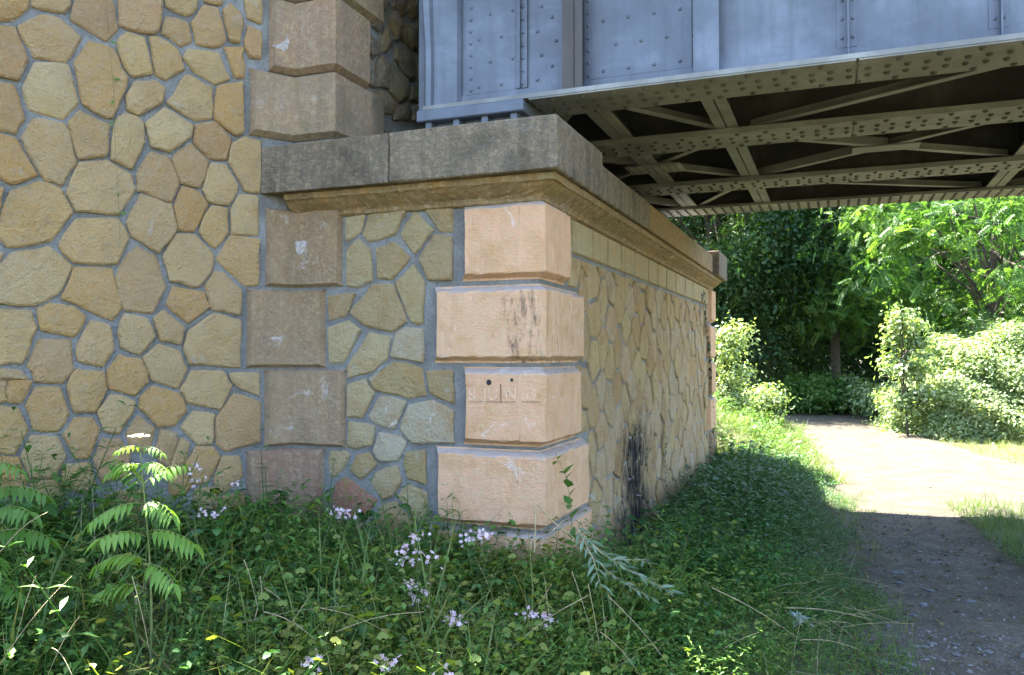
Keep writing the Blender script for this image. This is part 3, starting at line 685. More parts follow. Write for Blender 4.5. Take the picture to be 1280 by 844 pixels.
for i, u in enumerate(np.arange(5.3, 12.2, 0.34)):
    for j, z in enumerate(np.arange(3.2, 5.4, 0.34)):
        s_ = np.array([u + rng.uniform(-0.09, 0.09), z + (0.17 if i % 2 else 0) + rng.uniform(-0.08, 0.08)])
        if min(np.hypot(*(np.array(tr) - s_).T)) > 0.2: own.append(len(seeds)); seeds.append(s_)
for poly in voronoi(seeds, (YF + 0.66, 12.2, 3.06, 5.42), own, 0.04):
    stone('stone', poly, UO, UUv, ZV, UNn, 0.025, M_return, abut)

# ledge: slab, moulding, upper courses
SY, SXR = YF - 0.22, XR + 0.19
jx = xf(484, SY)
bevel_box('ledge_slab', SX - 0.12, jx - 0.002, SY + 0.002, 5.4, ZS0, ZS1 - 0.004, M_slab, abut, bev=0.012, seg=2, cuts=3, jit=0.0012)
bevel_box('ledge_slab', jx + 0.002, SXR, SY, 5.60, ZS0, ZS1, M_slab, abut, bev=0.022, seg=3, cuts=3, jit=0.0015)
yy = 5.604
lens_ = [0.85, 0.7, 0.95, 0.8, 0.9, 0.75, 0.6]
for i, L in enumerate(lens_):
    y2 = min(yy + L, 11.62)
    bevel_box('ledge_slab', -2.6, SXR - rng.uniform(0, 0.01), yy + 0.002, y2 - 0.002, ZS0 + rng.uniform(0, 0.004), ZS0 + 0.235 + rng.uniform(-0.006, 0.004), M_slab if i < 2 else M_mould, abut, bev=0.012, seg=2, jit=0.001)
    yy = y2
    if yy > 11.6: break
bevel_box('ledge_slab', -2.6, SXR + 0.02, 11.624, YB + 0.2, ZS0 - 0.002, ZS1 + 0.03, M_slab, abut, bev=0.02, seg=2)
for y0, y1, top in ((5.606, 6.6, ZS1 - 0.005), (6.606, 7.7, ZS1 - 0.012), (7.706, 9.6, ZS1 - 0.06), (9.606, 11.6, ZS1 - 0.075)):
    bevel_box('upper_course', -2.5, SXR - 0.10, y0, y1, ZS0 + 0.236, top, M_course, abut, bev=0.015, seg=2)
prof = [(ZM0, 0.012), (ZM0 + 0.01, 0.03), (ZM0 + 0.03, 0.033), (ZM0 + 0.045, 0.045), (ZM0 + 0.065, 0.075), (ZM0 + 0.085, 0.105), (ZM0 + 0.105, 0.128), (ZM0 + 0.112, 0.145), (ZM0 + 0.148, 0.150), (ZM0 + 0.151, 0.15)]
mpl = [[np.array([SX + 0.02, YF]), np.array([xf(500, YF - 0.1), YF])], [np.array([xf(500, YF - 0.1) + 0.003, YF]), np.array([XR, YF]), np.array([XR, 5.5])]]
yy = 5.503
while yy < YB - 0.05:
    y2 = min(yy + random.uniform(0.7, 1.0), YB); mpl.append([np.array([XR, yy]), np.array([XR, y2 - 0.003])]); yy = y2
for pl in mpl: block('moulding_block', pl, prof, M_mould, abut, ends=0.0, jit=0.0022, step=0.06)
# plain band under the moulding on the track side
yy = yr(716, XR + 0.02); zb = ZM0 - 0.235
while yy < YB - 0.45:
    y2 = min(yy + random.uniform(0.42, 0.62), YB - 0.42)
    block('band_block', [np.array([XR, yy]), np.array([XR, y2 - 0.012])], [(zb, 0.006), (zb + 0.012, 0.022), (zb + 0.12, 0.023), (ZM0 - 0.012, 0.022), (ZM0 - 0.003, 0.006)], M_frieze, abut, ends=0.012)
    if y2 >= YB - 0.43: break
    yy = y2
# far corner stones
far_rects = []
for i, (z0, z1) in enumerate(ZQ + [(ZQ[3][0] - 0.5, ZQ[3][0] - 0.02)]):
    d = 0.40 if i % 2 == 0 else 0.55
    block('quoin_block', [np.array([XR, YB - d]), np.array([XR, YB]), np.array([XR - 0.6, YB])], [(z0, 0.004), (z0 + 0.04, 0.06), (z0 + 0.25, 0.06), (z1 - 0.04, 0.06), (z1, 0.004)], M_brown if i == 4 else M_quoin, abut, ends=0.04)
    far_rects.append((YB - d - 0.02, YB + 1, z0 - 0.02, z1 + 0.02))
# rubble on the track side
RO = np.array([XR, 0, 0]); RUv = np.array([0.0, 1, 0]); RNn = np.array([1.0, 0, 0])
rects = [(4.0, -r_[0], r_[2], r_[3]) for r_ in near_rects] + far_rects + [(4.0, yr(742) + 0.02, -1.0, z4 - 0.02)]
seeds = []
for i, u in enumerate(np.arange(5.0, 12.3, 0.245)):
    for j, z in enumerate(np.arange(-0.40, zb, 0.33)):
        seeds.append(np.array([u + rng.uniform(-0.07, 0.07), z + (0.165 if i % 2 else 0) + rng.uniform(-0.07, 0.07)]))
for poly in voronoi(seeds, (4.9, 12.25, -0.5, zb - 0.02), range(len(seeds)), 0.018, rects):
    stone('stone', poly, RO, RUv, ZV, RNn, 0.012 + abs(rng.normal(0, 0.006)), M_right, abut)

# ------------------------------------------------------------------ girder bridge
bridge = tag(empty('girder_bridge', (1.0, 7.7, 3.37)), 'riveted steel girder bridge, blue-grey outside, resting on the stone ledge', 'bridge')
ZB = 3.37; GY_ = [5.373, 6.72, 8.55, 10.0]; XE = 7.5; ZT = 4.62
def dome_tpl(r=0.014, h=0.011, k=7):
    v = [(math.cos(t_) * r, math.sin(t_) * r, 0) for t_ in np.linspace(0, 2 * math.pi, k, endpoint=False)] + [(math.cos(t_) * r * 0.62, math.sin(t_) * r * 0.62, h * 0.75) for t_ in np.linspace(0, 2 * math.pi, k, endpoint=False)] + [(0, 0, h)]
    f = []
    for i in range(k):
        j = (i + 1) % k; f += [(i, j, k + j), (i, k + j, k + i), (k + i, k + j, 2 * k)]
    return np.array(v), np.array(f)
DV, DF = dome_tpl()
def rivets(pts, nrm, parent, mat, s=1.0):
    nrm = np.array(nrm, float); a = np.cross(nrm, [0.3, 0.5, 0.8]); a /= np.linalg.norm(a); b_ = np.cross(nrm, a)
    M3 = np.stack([a, b_, nrm], 1)
    loc = DV * s @ M3.T; pts = np.array(pts)
    V = (pts[:, None, :] + loc[None]).reshape(-1, 3); F = (DF[None] + (np.arange(len(pts)) * len(DV))[:, None, None]).reshape(-1, 3)
    o = big_mesh('rivets', V, F, None, mat, parent, smooth=True); o['kind'] = 'stuff'; return o
for gi, yc in enumerate(GY_):
    xs = -2.69
    gd = MB()
    gd.box(xs, XE, yc - 0.007, yc + 0.007, ZB + 0.03, ZT)
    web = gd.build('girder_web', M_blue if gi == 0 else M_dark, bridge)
    fl = MB().box(xs, XE, yc - 0.228, yc + 0.228, ZB, ZB + 0.030)
    flange = fl.build('bottom_flange', M_steel, web)
    # angle irons joining web and flange
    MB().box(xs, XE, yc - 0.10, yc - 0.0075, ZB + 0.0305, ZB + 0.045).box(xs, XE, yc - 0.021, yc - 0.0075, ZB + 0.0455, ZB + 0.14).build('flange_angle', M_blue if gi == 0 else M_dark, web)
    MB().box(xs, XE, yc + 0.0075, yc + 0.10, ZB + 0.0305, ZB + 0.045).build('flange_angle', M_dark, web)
    # cover plates with a cut joint near the panel points
    if gi < 3:
        for j0, j1 in ((-1.9, 0.12), (0.135, 3.0)):
            MB().box(j0, j1, yc - 0.222, yc + 0.222, ZB - 0.011, ZB - 0.0005).build('cover_plate', M_steel, web)
        dz = -0.011
    else: dz = 0.0
    pts = []
    for k_, x in enumerate(np.arange(xs + 0.1, XE, 0.105)):
        z_ = ZB + (dz if -1.9 < x < 3.0 else 0) + 0.001
        for off in (-0.175, -0.06, 0.06, 0.175):
            if (k_ % 2 == 0) or abs(off) < 0.1 or gi == 3 and abs(off) > 0.1: pts.append((x + (0.05 if abs(off) < 0.1 and gi != 3 else 0), yc + off, z_))
    rivets(pts, (0, 0, -1), web, M_rivet, 1.6)
    MB().box(-2.8, XE, yc - 0.2, yc + 0.2, ZT, ZT + 0.03).build('top_flange', M_dark, web)
# outside of the near girder: stiffeners, plates, rivets
yw = GY_[0] - 0.0075
def xg(px, Y=yw): return float(on_plane(px, 60, (0, Y, 0), (0, 1, 0))[0])
def stiff(name, x0, x1, depth, mat, thick=0.012):
    s = MB().box(x0, x1, yw - 0.012, yw - 0.0005, ZB + 0.145, ZT)       # leg on the web
    xm = (x0 + x1) / 2
    s.box(xm - thick / 2, xm + thick / 2, yw - depth, yw - 0.0125, ZB + 0.046, ZT)
    return s.build(name, mat, bridge)
xe0, xe1 = xg(543), xg(578)
# end post: bent angle
zs = np.linspace(ZB + 0.03, ZT, 10); v = []; f = []
for z in zs:
    bow = 0.05 * max(0, (z - ZB - 0.45) / 0.8)
    for (x, y) in ((xe0 - bow, yw - 0.16), (xe0 + 0.02 - bow, yw - 0.175), (xe0 + 0.055 - bow * 0.8, yw - 0.165), (xe0 + 0.065 - bow * 0.6, yw - 0.13), (xe1 - 0.02, yw - 0.05), (xe1, yw - 0.015), (xe1, yw - 0.0006)): v.append((x, y, z))
for i in range(len(zs) - 1):
    for j in range(6): f.append((i * 7 + j, i * 7 + j + 1, i * 7 + 8 + j, i * 7 + 7 + j))
mesh('end_post', v, f, M_blue, bridge, smooth=False)
MB().box(xe0 - 0.10, xe0 - 0.02, yw - 0.05, yw + 0.2, ZB + 0.03, ZT).build('end_post', M_blue, bridge)
MB().box(xg(584), xg(645), yw - 0.009, yw - 0.0004, ZB + 0.143, ZT).build('web_plate', M_blue, bridge)
s1 = MB().box(xg(646), xg(660), yw - 0.020, yw - 0.0095, ZB + 0.143, ZT).box(xg(652) - 0.004, xg(652) + 0.004, yw - 0.05, yw - 0.021, ZB + 0.143, ZT); s1.build('stiffener', M_blue, bridge)
# brown worn projecting stiffener
x0, x1 = xg(703, yw - 0.13), xg(728, yw - 0.13)
MB().box(x0, x1, yw - 0.135, yw - 0.12, ZB + 0.031, ZT).box((x0 + x1) / 2 - 0.008, (x0 + x1) / 2 + 0.008, yw - 0.1195, yw - 0.0005, ZB + 0.047, ZT).box((x0 + x1) / 2 - 0.006, (x0 + x1) / 2 + 0.012, yw - 0.145, yw - 0.1355, ZB + 0.031, ZT).build('stiffener', M_rust, bridge)
MB().box(xg(731), xg(865), yw - 0.010, yw - 0.0004, ZB + 0.143, ZT).build('web_plate', M_blue, bridge)
x0, x1 = xg(867, yw - 0.10), xg(899, yw - 0.10)
MB().box(x0, x1, yw - 0.115, yw - 0.10, ZB + 0.031, ZT).box(x1 - 0.012, x1, yw - 0.0995, yw - 0.0005, ZB + 0.047, ZT).box(x0, x0 + 0.012, yw - 0.0995, yw - 0.0105, ZB + 0.047, ZT).build('stiffener', M_blue, bridge)
for p0, p1 in ((1046, 1072), (1236, 1262), (1440, 1470)):
    x0, x1 = xg(p0), xg(p1); xm = x0 + 0.55 * (x1 - x0)
    MB().box(x0, x1, yw - 0.011, yw - 0.0005, ZB + 0.143, ZT).box(xm - 0.005, xm + 0.005, yw - 0.075, yw - 0.0115, ZB + 0.046, ZT).build('stiffener', M_blue, bridge)
    rivets([(x, yw - 0.011, z) for x in (x0 + 0.03, x1 - 0.025) for z in np.arange(ZB + 0.2, ZT, 0.115)], (0, -1, 0), bridge, M_blue, 0.85)
rv = []
for z in np.arange(ZB + 0.17, ZT, 0.085): rv += [(xg(584) + 0.035, yw - 0.009, z), (xg(731) + 0.03, yw - 0.010, z)]
for z in np.arange(ZB + 0.17, ZT, 0.09): rv.append((xg(655), yw - 0.020, z))
for k_, z in enumerate(np.arange(ZB + 0.19, ZT, 0.17)):
    for x in np.arange(xg(600), xg(640), 0.17): rv.append((x + (0.085 if k_ % 2 else 0), yw - 0.009, z))
    for x in np.arange(xg(755), xg(862), 0.17): rv.append((x + (0.085 if k_ % 2 else 0), yw - 0.010, z))
    for x in (xg(672), xg(690)): rv.append((x + (0.03 if k_ % 2 else 0), yw - 0.001, z + (0.085 if x > xg(680) else 0)))
rivets(rv, (0, -1, 0), bridge, M_blue, 1.0)
# bearing under the near girder, simpler ones under the others
for gi, yc in enumerate(GY_):
    y0, y1 = yc - 0.25, yc + 0.25; x0, x1 = -2.73, -1.93
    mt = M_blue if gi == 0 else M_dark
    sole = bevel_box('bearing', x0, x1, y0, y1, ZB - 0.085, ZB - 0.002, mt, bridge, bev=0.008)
    s = MB().box(x0 + 0.10, x1 - 0.10, y0 + 0.10, y1 - 0.10, ZS1 - 0.03, ZB - 0.0855)
    for k_ in range(4):
        xa = x0 + 0.06 + k_ * (x1 - x0 - 0.16) / 3; s.box(xa, xa + 0.045, y0 + 0.03, y1 - 0.03, ZS1 - 0.03, ZB - 0.086)
    s.box(x0 + 0.04, x1 - 0.06, y0 + 0.025, y0 + 0.028 + 0.04, ZS1 - 0.05, ZS1 + 0.085)
    s.build('bearing_ribs', mt, sole)
# cross members, bracing, deck
def xbar(x, y0, y1):
    for dx in (-0.045, 0.045):
        MB().bar((x + dx, y0, ZB + 0.031), (x + dx, y1, ZB + 0.031), 0.078, 0.012).bar((x + dx * 0.35, y0, ZB + 0.0435), (x + dx * 0.35, y1, ZB + 0.0435), 0.012, 0.09).build('cross_member', M_steel, bridge)
    bevel_box('diaphragm', x - 0.006, x + 0.006, y0, y1, ZB + 0.135, ZT - 0.1, M_dark, bridge)
for x in (-1.59, -0.77, 1.54, 3.85, 6.1):
    for a, b_ in zip(GY_[:-1], GY_[1:]): xbar(x, a + 0.02, b_ - 0.02)
def brace(p, q, w=0.065):
    p3 = (p[0], p[1], ZB + 0.046); q3 = (q[0], q[1], ZB + 0.046)
    d = np.array([q[0] - p[0], q[1] - p[1]]); d /= np.linalg.norm(d); nn = np.array([-d[1], d[0]]) * (w / 2 - 0.006)
    MB().bar(p3, q3, w, 0.010).bar((p[0] + nn[0], p[1] + nn[1], ZB + 0.0565), (q[0] + nn[0], q[1] + nn[1], ZB + 0.0565), 0.010, 0.06).build('brace', M_steel, bridge)
brace((-0.62, 6.62), (1.45, 5.48)); brace((-1.52, 5.55), (-0.84, 6.55)); brace((-1.66, 5.5), (-2.3, 6.6))
cx, cy = 0.40, 7.64
for e in ((-0.68, 6.85), (1.45, 6.85), (-0.68, 8.42), (1.45, 8.42)): brace((cx, cy), e)
bevel_box('gusset_plate', cx - 0.26, cx + 0.26, cy - 0.10, cy + 0.10, ZB + 0.034, ZB + 0.0455, M_steel, bridge)
gx_, gy_2 = -1.59, 7.64
for e in ((-0.86, 6.9), (-0.86, 8.4), (-2.4, 6.9), (-2.4, 8.4)): brace((gx_, gy_2), e)
bevel_box('gusset_plate', gx_ - 0.22, gx_ + 0.28, gy_2 - 0.17, gy_2 + 0.17, ZB + 0.018, ZB + 0.030, M_steel, bridge)
rivets([(gx_ + a, gy_2 + b_, ZB + 0.018) for a in np.arange(-0.18, 0.26, 0.07) for b_ in np.arange(-0.13, 0.15, 0.065)], (0, 0, -1), bridge, M_steel, 1.0)
brace((-0.66, 8.68), (1.45, 9.88)); brace((-1.5, 9.85), (-0.86, 8.7)); brace((-1.7, 9.85), (-2.4, 8.9))
for a, b_ in ((1.64, 3.75),):
    for g0, g1 in zip(GY_[:-1], GY_[1:]): brace((a, g0 + 0.1), (b_, g1 - 0.1)); brace((a, g1 - 0.1), (b_, g0 + 0.1))
for k_, x in enumerate(np.arange(-3.1, XE, 0.262)):                        # deck timbers
    bevel_box('deck_timber', x, x + 0.25, 4.95, 10.45, ZT + 0.032, ZT + 0.20, M_dark, bridge)

for y0, y1 in ((4.95, 5.13), (10.27, 10.45)):                              # unseen boards added on the deck edges to shade the near ground
    bevel_box('shade_board', -3.1, XE, y0, y1, ZT + 0.203, ZT + 0.50, M_dark, bridge)

# ------------------------------------------------------------------ plants: templates
def leaf_tpl(L, W, nseg=3, fold=0.25, droop=0.2, p=0.8):
    t = np.linspace(0, 1, nseg + 1); w = W / 2 * np.sin(np.pi * t ** p); mz = -droop * L * t ** 2
    V = [(L * t[i], 0, mz[i]) for i in range(nseg + 1)]
    li = {}; ri = {}
    for i in range(1, nseg):
        li[i] = len(V); V.append((L * t[i], w[i], mz[i] + fold * w[i])); ri[i] = len(V); V.append((L * t[i], -w[i], mz[i] + fold * w[i]))
    F = []
    for i in range(nseg):
        a, b_ = i, i + 1
        if i == 0: F += [(a, b_, li[1]), (a, ri[1], b_)]
        elif i == nseg - 1: F += [(a, b_, li[i]), (a, ri[i], b_)]
        else: F += [(a, b_, li[i + 1]), (a, li[i + 1], li[i]), (a, ri[i], ri[i + 1]), (a, ri[i + 1], b_)]
    return np.array(V, float), np.array(F)
def lobed_tpl(Rr, k=3, deep=0.14, cup=0.15):
    ang = np.linspace(-2.5, 2.5, 2 * k + 1); V = [(0, 0, 0), (Rr * 0.45, 0, -cup * Rr * 0.2)]
    for i, a in enumerate(ang):
        r = Rr * (1.0 if i % 2 else 1 - deep) * (0.75 + 0.25 * math.cos(a)); V.append((Rr * 0.45 + r * math.cos(a) * 0.6, r * math.sin(a) * 0.75, cup * r * (0.6 if i % 2 else 0.2)))
    F = [(1, i + 2, i + 3) for i in range(2 * k)] + [(0, len(V) - 1, 1), (0, 1, 2)]
    return np.array(V, float), np.array([f if True else f for f in F])
def frame(d, up=(0, 0, 1), roll=0.0):
    d = np.asarray(d, float); d = d / np.linalg.norm(d); s = np.cross(up, d)
    if np.linalg.norm(s) < 1e-4: s = np.array([0, 1.0, 0])
    s = s / np.linalg.norm(s); u = np.cross(d, s)
    if roll: s, u = s * math.cos(roll) + u * math.sin(roll), u * math.cos(roll) - s * math.sin(roll)
    return np.stack([d, s, u], 1)
class Acc:
    def __init__(s): s.V = []; s.F = []; s.T = []; s.n = 0
    def add(s, V, F, T):
        s.V.append(V); s.F.append(F + s.n); s.T.append(np.full(len(V), T) if np.isscalar(T) else T); s.n += len(V)
    def leaf(s, tpl, loc, d, tint, sc=1.0, up=(0, 0, 1), roll=0.0):
        s.add((tpl[0] * sc) @ frame(d, up, roll).T + np.asarray(loc), tpl[1], tint)
    def tube(s, pts, r0, r1, tint, k=4):
        pts = np.asarray(pts, float); n = len(pts); ring = []
        for i, p in enumerate(pts):
            d = pts[min(i + 1, n - 1)] - pts[max(i - 1, 0)]; M3 = frame(d, (0.31, 0.2, 0.93)); r = r0 + (r1 - r0) * i / (n - 1)
            for a in range(k): ring.append(p + r * (M3[:, 1] * math.cos(2 * math.pi * a / k) + M3[:, 2] * math.sin(2 * math.pi * a / k)))
        F = []
        for i in range(n - 1):
            for a in range(k):
                b_ = (a + 1) % k; F += [(i * k + a, i * k + b_, i * k + k + b_), (i * k + a, i * k + k + b_, i * k + k + a)]
        s.add(np.array(ring), np.array(F), tint)
    def arr(s): return np.concatenate(s.V), np.concatenate(s.F), np.concatenate(s.T)
    def build(s, name, mat, parent=None, smooth=False): return big_mesh(name, *s.arr(), mat, parent, smooth)
    def stamp(s, tpls, pick, M3, loc, dt):
        """tpls: list of (V,F,T); pick (K,), M3 (K,3,3), loc (K,3), dt (K,)"""
        for t_ in range(len(tpls)):
            i = np.nonzero(pick == t_)[0]
            if not len(i): continue
            V, F, T = tpls[t_]
            out = np.einsum('kij,nj->kni', M3[i], V) + loc[i][:, None, :]
            FF = F[None] + (np.arange(len(i)) * len(V))[:, None, None]
            s.V.append(out.reshape(-1, 3)); s.F.append(FF.reshape(-1, 3) + s.n)
            s.T.append(np.clip(T[None] + dt[i][:, None], 0, 1).ravel()); s.n += len(i) * len(V)
def rdir(el0, el1):
    a = rng.uniform(0, 2 * math.pi); e = R(rng.uniform(el0, el1)); return np.array([math.cos(a) * math.cos(e), math.sin(a) * math.cos(e), math.sin(e)])
def curve(p0, d, L, bend, n=6):
    p = np.array(p0, float); d = np.array(d, float); pts = [p.copy()]
    for i in range(n - 1):
        d = d + np.array(bend) / n; d = d / np.linalg.norm(d); p = p + d * L / (n - 1); pts.append(p.copy())
    return np.array(pts)
DIA = (np.array([(0, 0, 0), (0.45, 0.27, 0.07), (1, 0, -0.12), (0.45, -0.27, 0.07)]), np.array([(0, 2, 1), (0, 3, 2)]))
L_tri = leaf_tpl(0.052, 0.036, 3, 0.22, 0.25, 0.75); L_lance = leaf_tpl(0.06, 0.017, 2, 0.3, 0.3, 0.8); L_small = (DIA[0] * np.array([0.026, 0.028, 0.03]), DIA[1])
L_oval = leaf_tpl(0.038, 0.024, 2, 0.2, 0.2, 0.85); L_lobe = lobed_tpl(0.034); L_heart = leaf_tpl(0.055, 0.05, 3, 0.15, 0.3, 0.62)
def sprig(kind):
    A = Acc()
    if kind == 'bramble':
        st = curve((0, 0, 0), rdir(35, 75), rng.uniform(0.28, 0.42), (rng.normal(0, .6), rng.normal(0, .6), -1.1), 7); A.tube(st[::2], 0.0028, 0.0012, 0.25, 3)
        for i in range(1, 7):
            d = rdir(-15, 50); b_ = st[i] + d * 0.035; t_ = rng.uniform(0.15, 0.65)
            sd = frame(d)[:, 1]
            for dd in (d, d * 0.3 + sd, d * 0.3 - sd): A.leaf(L_tri, b_, dd + (0, 0, -0.15), np.clip(t_ + rng.normal(0, .05), 0, 1), rng.uniform(0.75, 1.15), roll=rng.normal(0, .35))
    elif kind == 'lance':
        st = curve((0, 0, 0), rdir(70, 88), rng.uniform(0.32, 0.45), (rng.normal(0, .3), rng.normal(0, .3), 0), 8); A.tube(st[::3], 0.0022, 0.0012, 0.4, 3); a0 = rng.uniform(0, 6)
        for i in range(1, 8):
            for s_ in (0, math.pi):
                a = a0 + i * 1.57 + s_; e = rng.uniform(0.1, 0.8); A.leaf(L_lance, st[i], (math.cos(a), math.sin(a), e), rng.uniform(0.3, 0.75), rng.uniform(0.7, 1.15) * (1.1 - i * 0.05))
    elif kind == 'round':
        for q in range(3):
            st = curve((0, 0, 0), rdir(40, 80), rng.uniform(0.2, 0.36), (rng.normal(0, .4), rng.normal(0, .4), -0.3), 6); A.tube(st[::2], 0.0016, 0.0009, 0.5, 3)
            for i in range(2, 6):
                d = rdir(-10, 45); b_ = st[i] + d * 0.025; A.leaf(L_lobe, b_, d, rng.uniform(0.45, 1.0), rng.uniform(0.7, 1.2), roll=rng.normal(0, .3))
    elif kind == 'oval':
        for q in range(2):
            st = curve((0, 0, 0), rdir(30, 80), rng.uniform(0.22, 0.4), (rng.normal(0, .6), rng.normal(0, .6), -0.5), 9); A.tube(st[::4], 0.0018, 0.0009, 0.35, 3)
            for i in range(1, 9):
                d = rdir(-10, 50); A.leaf(L_oval, st[i], d, rng.uniform(0.2, 0.8), rng.uniform(0.6, 1.2), roll=rng.normal(0, .35))
    elif kind == 'small':
        for q in range(3):
            st = curve((0, 0, 0), rdir(30, 85), rng.uniform(0.15, 0.34), (rng.normal(0, .6), rng.normal(0, .6), -0.4), 10); A.tube(st[::3], 0.0012, 0.0006, 0.45, 3)
            for i in range(1, 10):
                for s_ in range(2): A.leaf(L_small, st[i], rdir(-10, 50), rng.uniform(0.25, 0.9), rng.uniform(0.7, 1.3))
    elif kind == 'heart':
        st = curve((0, 0, 0), rdir(60, 85), rng.uniform(0.2, 0.35), (rng.normal(0, .4), rng.normal(0, .4), -0.2), 6); A.tube(st, 0.002, 0.001, 0.3, 3)
        for i in range(1, 6): A.leaf(L_heart, st[i], rdir(-25, 25), rng.uniform(0.1, 0.55), rng.uniform(0.7, 1.3), roll=rng.normal(0, .25))
    elif kind == 'grass':
        for q in range(7):
            d = rdir(45, 85); L = rng.uniform(0.12, 0.32); st = curve((rng.normal(0, .015), rng.normal(0, .015), 0), d, L, (d[0] * 1.2, d[1] * 1.2, -1.0), 5)
            w = 0.0028; sd = np.cross(d, (0, 0, 1)); sd = sd / np.linalg.norm(sd) * w
            V = []; 
            for i in (0, 2): f_ = 1 - i * 0.15; V += [st[i] - sd * f_, st[i] + sd * f_]
            V.append(st[4]); F = [(0, 1, 3), (0, 3, 2), (2, 3, 4)]
            A.add(np.array(V), np.array(F), rng.uniform(0.2, 0.9))
    return A.arr()
SPR = {k_: [sprig(k_) for _ in range(7)] for k_ in ('bramble', 'lance', 'round', 'oval', 'small', 'heart', 'grass')}
def rotz(a, lean, la, sc, sz):
    ca, sa = np.cos(a), np.sin(a); K = len(a); M3 = np.zeros((K, 3, 3))
    M3[:, 0, 0] = ca * sc; M3[:, 0, 1] = -sa * sc; M3[:, 1, 0] = sa * sc; M3[:, 1, 1] = ca * sc; M3[:, 2, 2] = sc * sz
    M3[:, 0, 2] = lean * np.cos(la) * sc; M3[:, 1, 2] = lean * np.sin(la) * sc
    return M3
def sow(A, kind, xy, sc, dt=0.0, sz=1.0, lean=0.25, sink=0.02, zadd=0.0):
    xy = np.asarray(xy); K = len(xy)
    if not K: return
    sc = np.broadcast_to(sc, (K,)) * rng.uniform(0.7, 1.3, K)
    loc = np.stack([xy[:, 0], xy[:, 1], gh(xy[:, 0], xy[:, 1]) - sink + zadd], 1)
    A.stamp(SPR[kind], rng.integers(0, 7, K), rotz(rng.uniform(0, 6.283, K), np.abs(rng.normal(0, lean, K)), rng.uniform(0, 6.283, K), sc, sz), loc, rng.normal(0, 0.08, K) + dt)
def scatter(n, x0, x1, y0, y1, cond=None):
    p = np.stack([rng.uniform(x0, x1, n), rng.uniform(y0, y1, n)], 1)
    if cond is not None: p = p[cond(p[:, 0], p[:, 1])]
    q = np.concatenate([p, np.full((len(p), 1), 0.3)], 1) - EYE; q = q @ CM          # what lies well beside the view is not sown
    sx = q[:, 0] / -q[:, 2] * FPX
    return p[(q[:, 2] < -0.5) & (np.abs(sx) < 860) & (-q[:, 2] > 2.95)]
def dwing(x, y): return (x - WO[0]) * WN[0] + (y - WO[1]) * WN[1]
def front_ok(x, y):
    return (dwing(x, y) > 0.05) & ((y < YF - 0.06) | (x > XR + 0.1)) & (np.hypot(x, y) > 1.9) & (y > 1.2)

G_dark = [(0.0, (0.018, 0.055, 0.014)), (0.35, (0.034, 0.105, 0.025)), (0.7, (0.07, 0.17, 0.036)), (1.0, (0.15, 0.22, 0.04))]
G_mid = [(0.0, (0.026, 0.075, 0.015)), (0.4, (0.055, 0.155, 0.028)), (0.75, (0.12, 0.225, 0.04)), (1.0, (0.22, 0.26, 0.05))]
G_yel = [(0.0, (0.055, 0.12, 0.022)), (0.5, (0.125, 0.20, 0.034)), (1.0, (0.22, 0.23, 0.05))]
G_tree = [(0.0, (0.016, 0.045, 0.020)), (0.5, (0.038, 0.09, 0.034)), (1.0, (0.10, 0.16, 0.045))]
M_bram = leaf_mat('bramble_leaf', G_dark, 0.3); M_herb = leaf_mat('herb_leaf', G_mid, 0.35); M_yel = leaf_mat('yellowing_leaf', G_yel, 0.4)
M_grass = leaf_mat('grass_blade', [(0.0, (0.035, 0.09, 0.016)), (0.5, (0.085, 0.165, 0.03)), (0.85, (0.17, 0.21, 0.05)), (1.0, (0.30, 0.26, 0.11))], 0.35)
M_tree = leaf_mat('tree_leaf', G_tree, 0.45); M_tree2 = leaf_mat('pale_tree_leaf', [(0.0, (0.05, 0.13, 0.035)), (0.5, (0.11, 0.22, 0.055)), (1.0, (0.20, 0.31, 0.07))], 0.5)
M_shrub = leaf_mat('pale_shrub_leaf', [(0.0, (0.11, 0.17, 0.07)), (0.5, (0.25, 0.33, 0.15)), (1.0, (0.40, 0.44, 0.26))], 0.4)
M_silver = leaf_mat('silvery_leaf', [(0.0, (0.06, 0.10, 0.05)), (0.5, (0.13, 0.20, 0.12)), (1.0, (0.26, 0.33, 0.24))], 0.25)
M_sumac = leaf_mat('fresh_leaf', [(0.0, (0.06, 0.15, 0.02)), (0.5, (0.14, 0.27, 0.04)), (1.0, (0.25, 0.37, 0.08))], 0.4)
M_petal = leaf_mat('pink_petal', [(0.0, (0.58, 0.36, 0.48)), (0.5, (0.70, 0.50, 0.60)), (1.0, (0.80, 0.66, 0.72))], 0.3, 0.6)
M_white = leaf_mat('white_petal', [(0.0, (0.70, 0.70, 0.62)), (1.0, (0.82, 0.80, 0.76))], 0.25, 0.6)

# ------------------------------------------------------------------ undergrowth masses
patch = lambda x, y, s: vnoise(x, y, 1.9, s)
A1, A2, A3 = Acc(), Acc(), Acc()
P = scatter(7300, -5.2, -0.9, 1.0, 5.3, front_ok)
tall = 0.92 + 0.18 * sstep(-1.6, -3.6, P[:, 0])
k1 = patch(P[:, 0], P[:, 1], 1); k2 = patch(P[:, 0], P[:, 1], 2); r_ = rng.uniform(0, 1, len(P))
nearp = np.exp(-((P[:, 0] + 1.55) / 0.5) ** 2)              # yellower plants by the pier corner
kind = np.where(r_ < 0.17 + 0.2 * k1, 0, np.where(r_ < 0.36 + 0.2 * k2, 1, np.where(r_ < 0.58, 2, np.where(r_ < 0.80, 3, np.where(r_ < 0.88, 4, 5)))))
kind = np.where(rng.uniform(0, 1, len(P)) < nearp * 0.75, 5, kind)
tall = tall * np.where((rng.uniform(0, 1, len(P)) < 0.16) & ((kind == 2) | (kind == 3)), rng.uniform(1.15, 1.4, len(P)), rng.uniform(0.7, 1.1, len(P)))
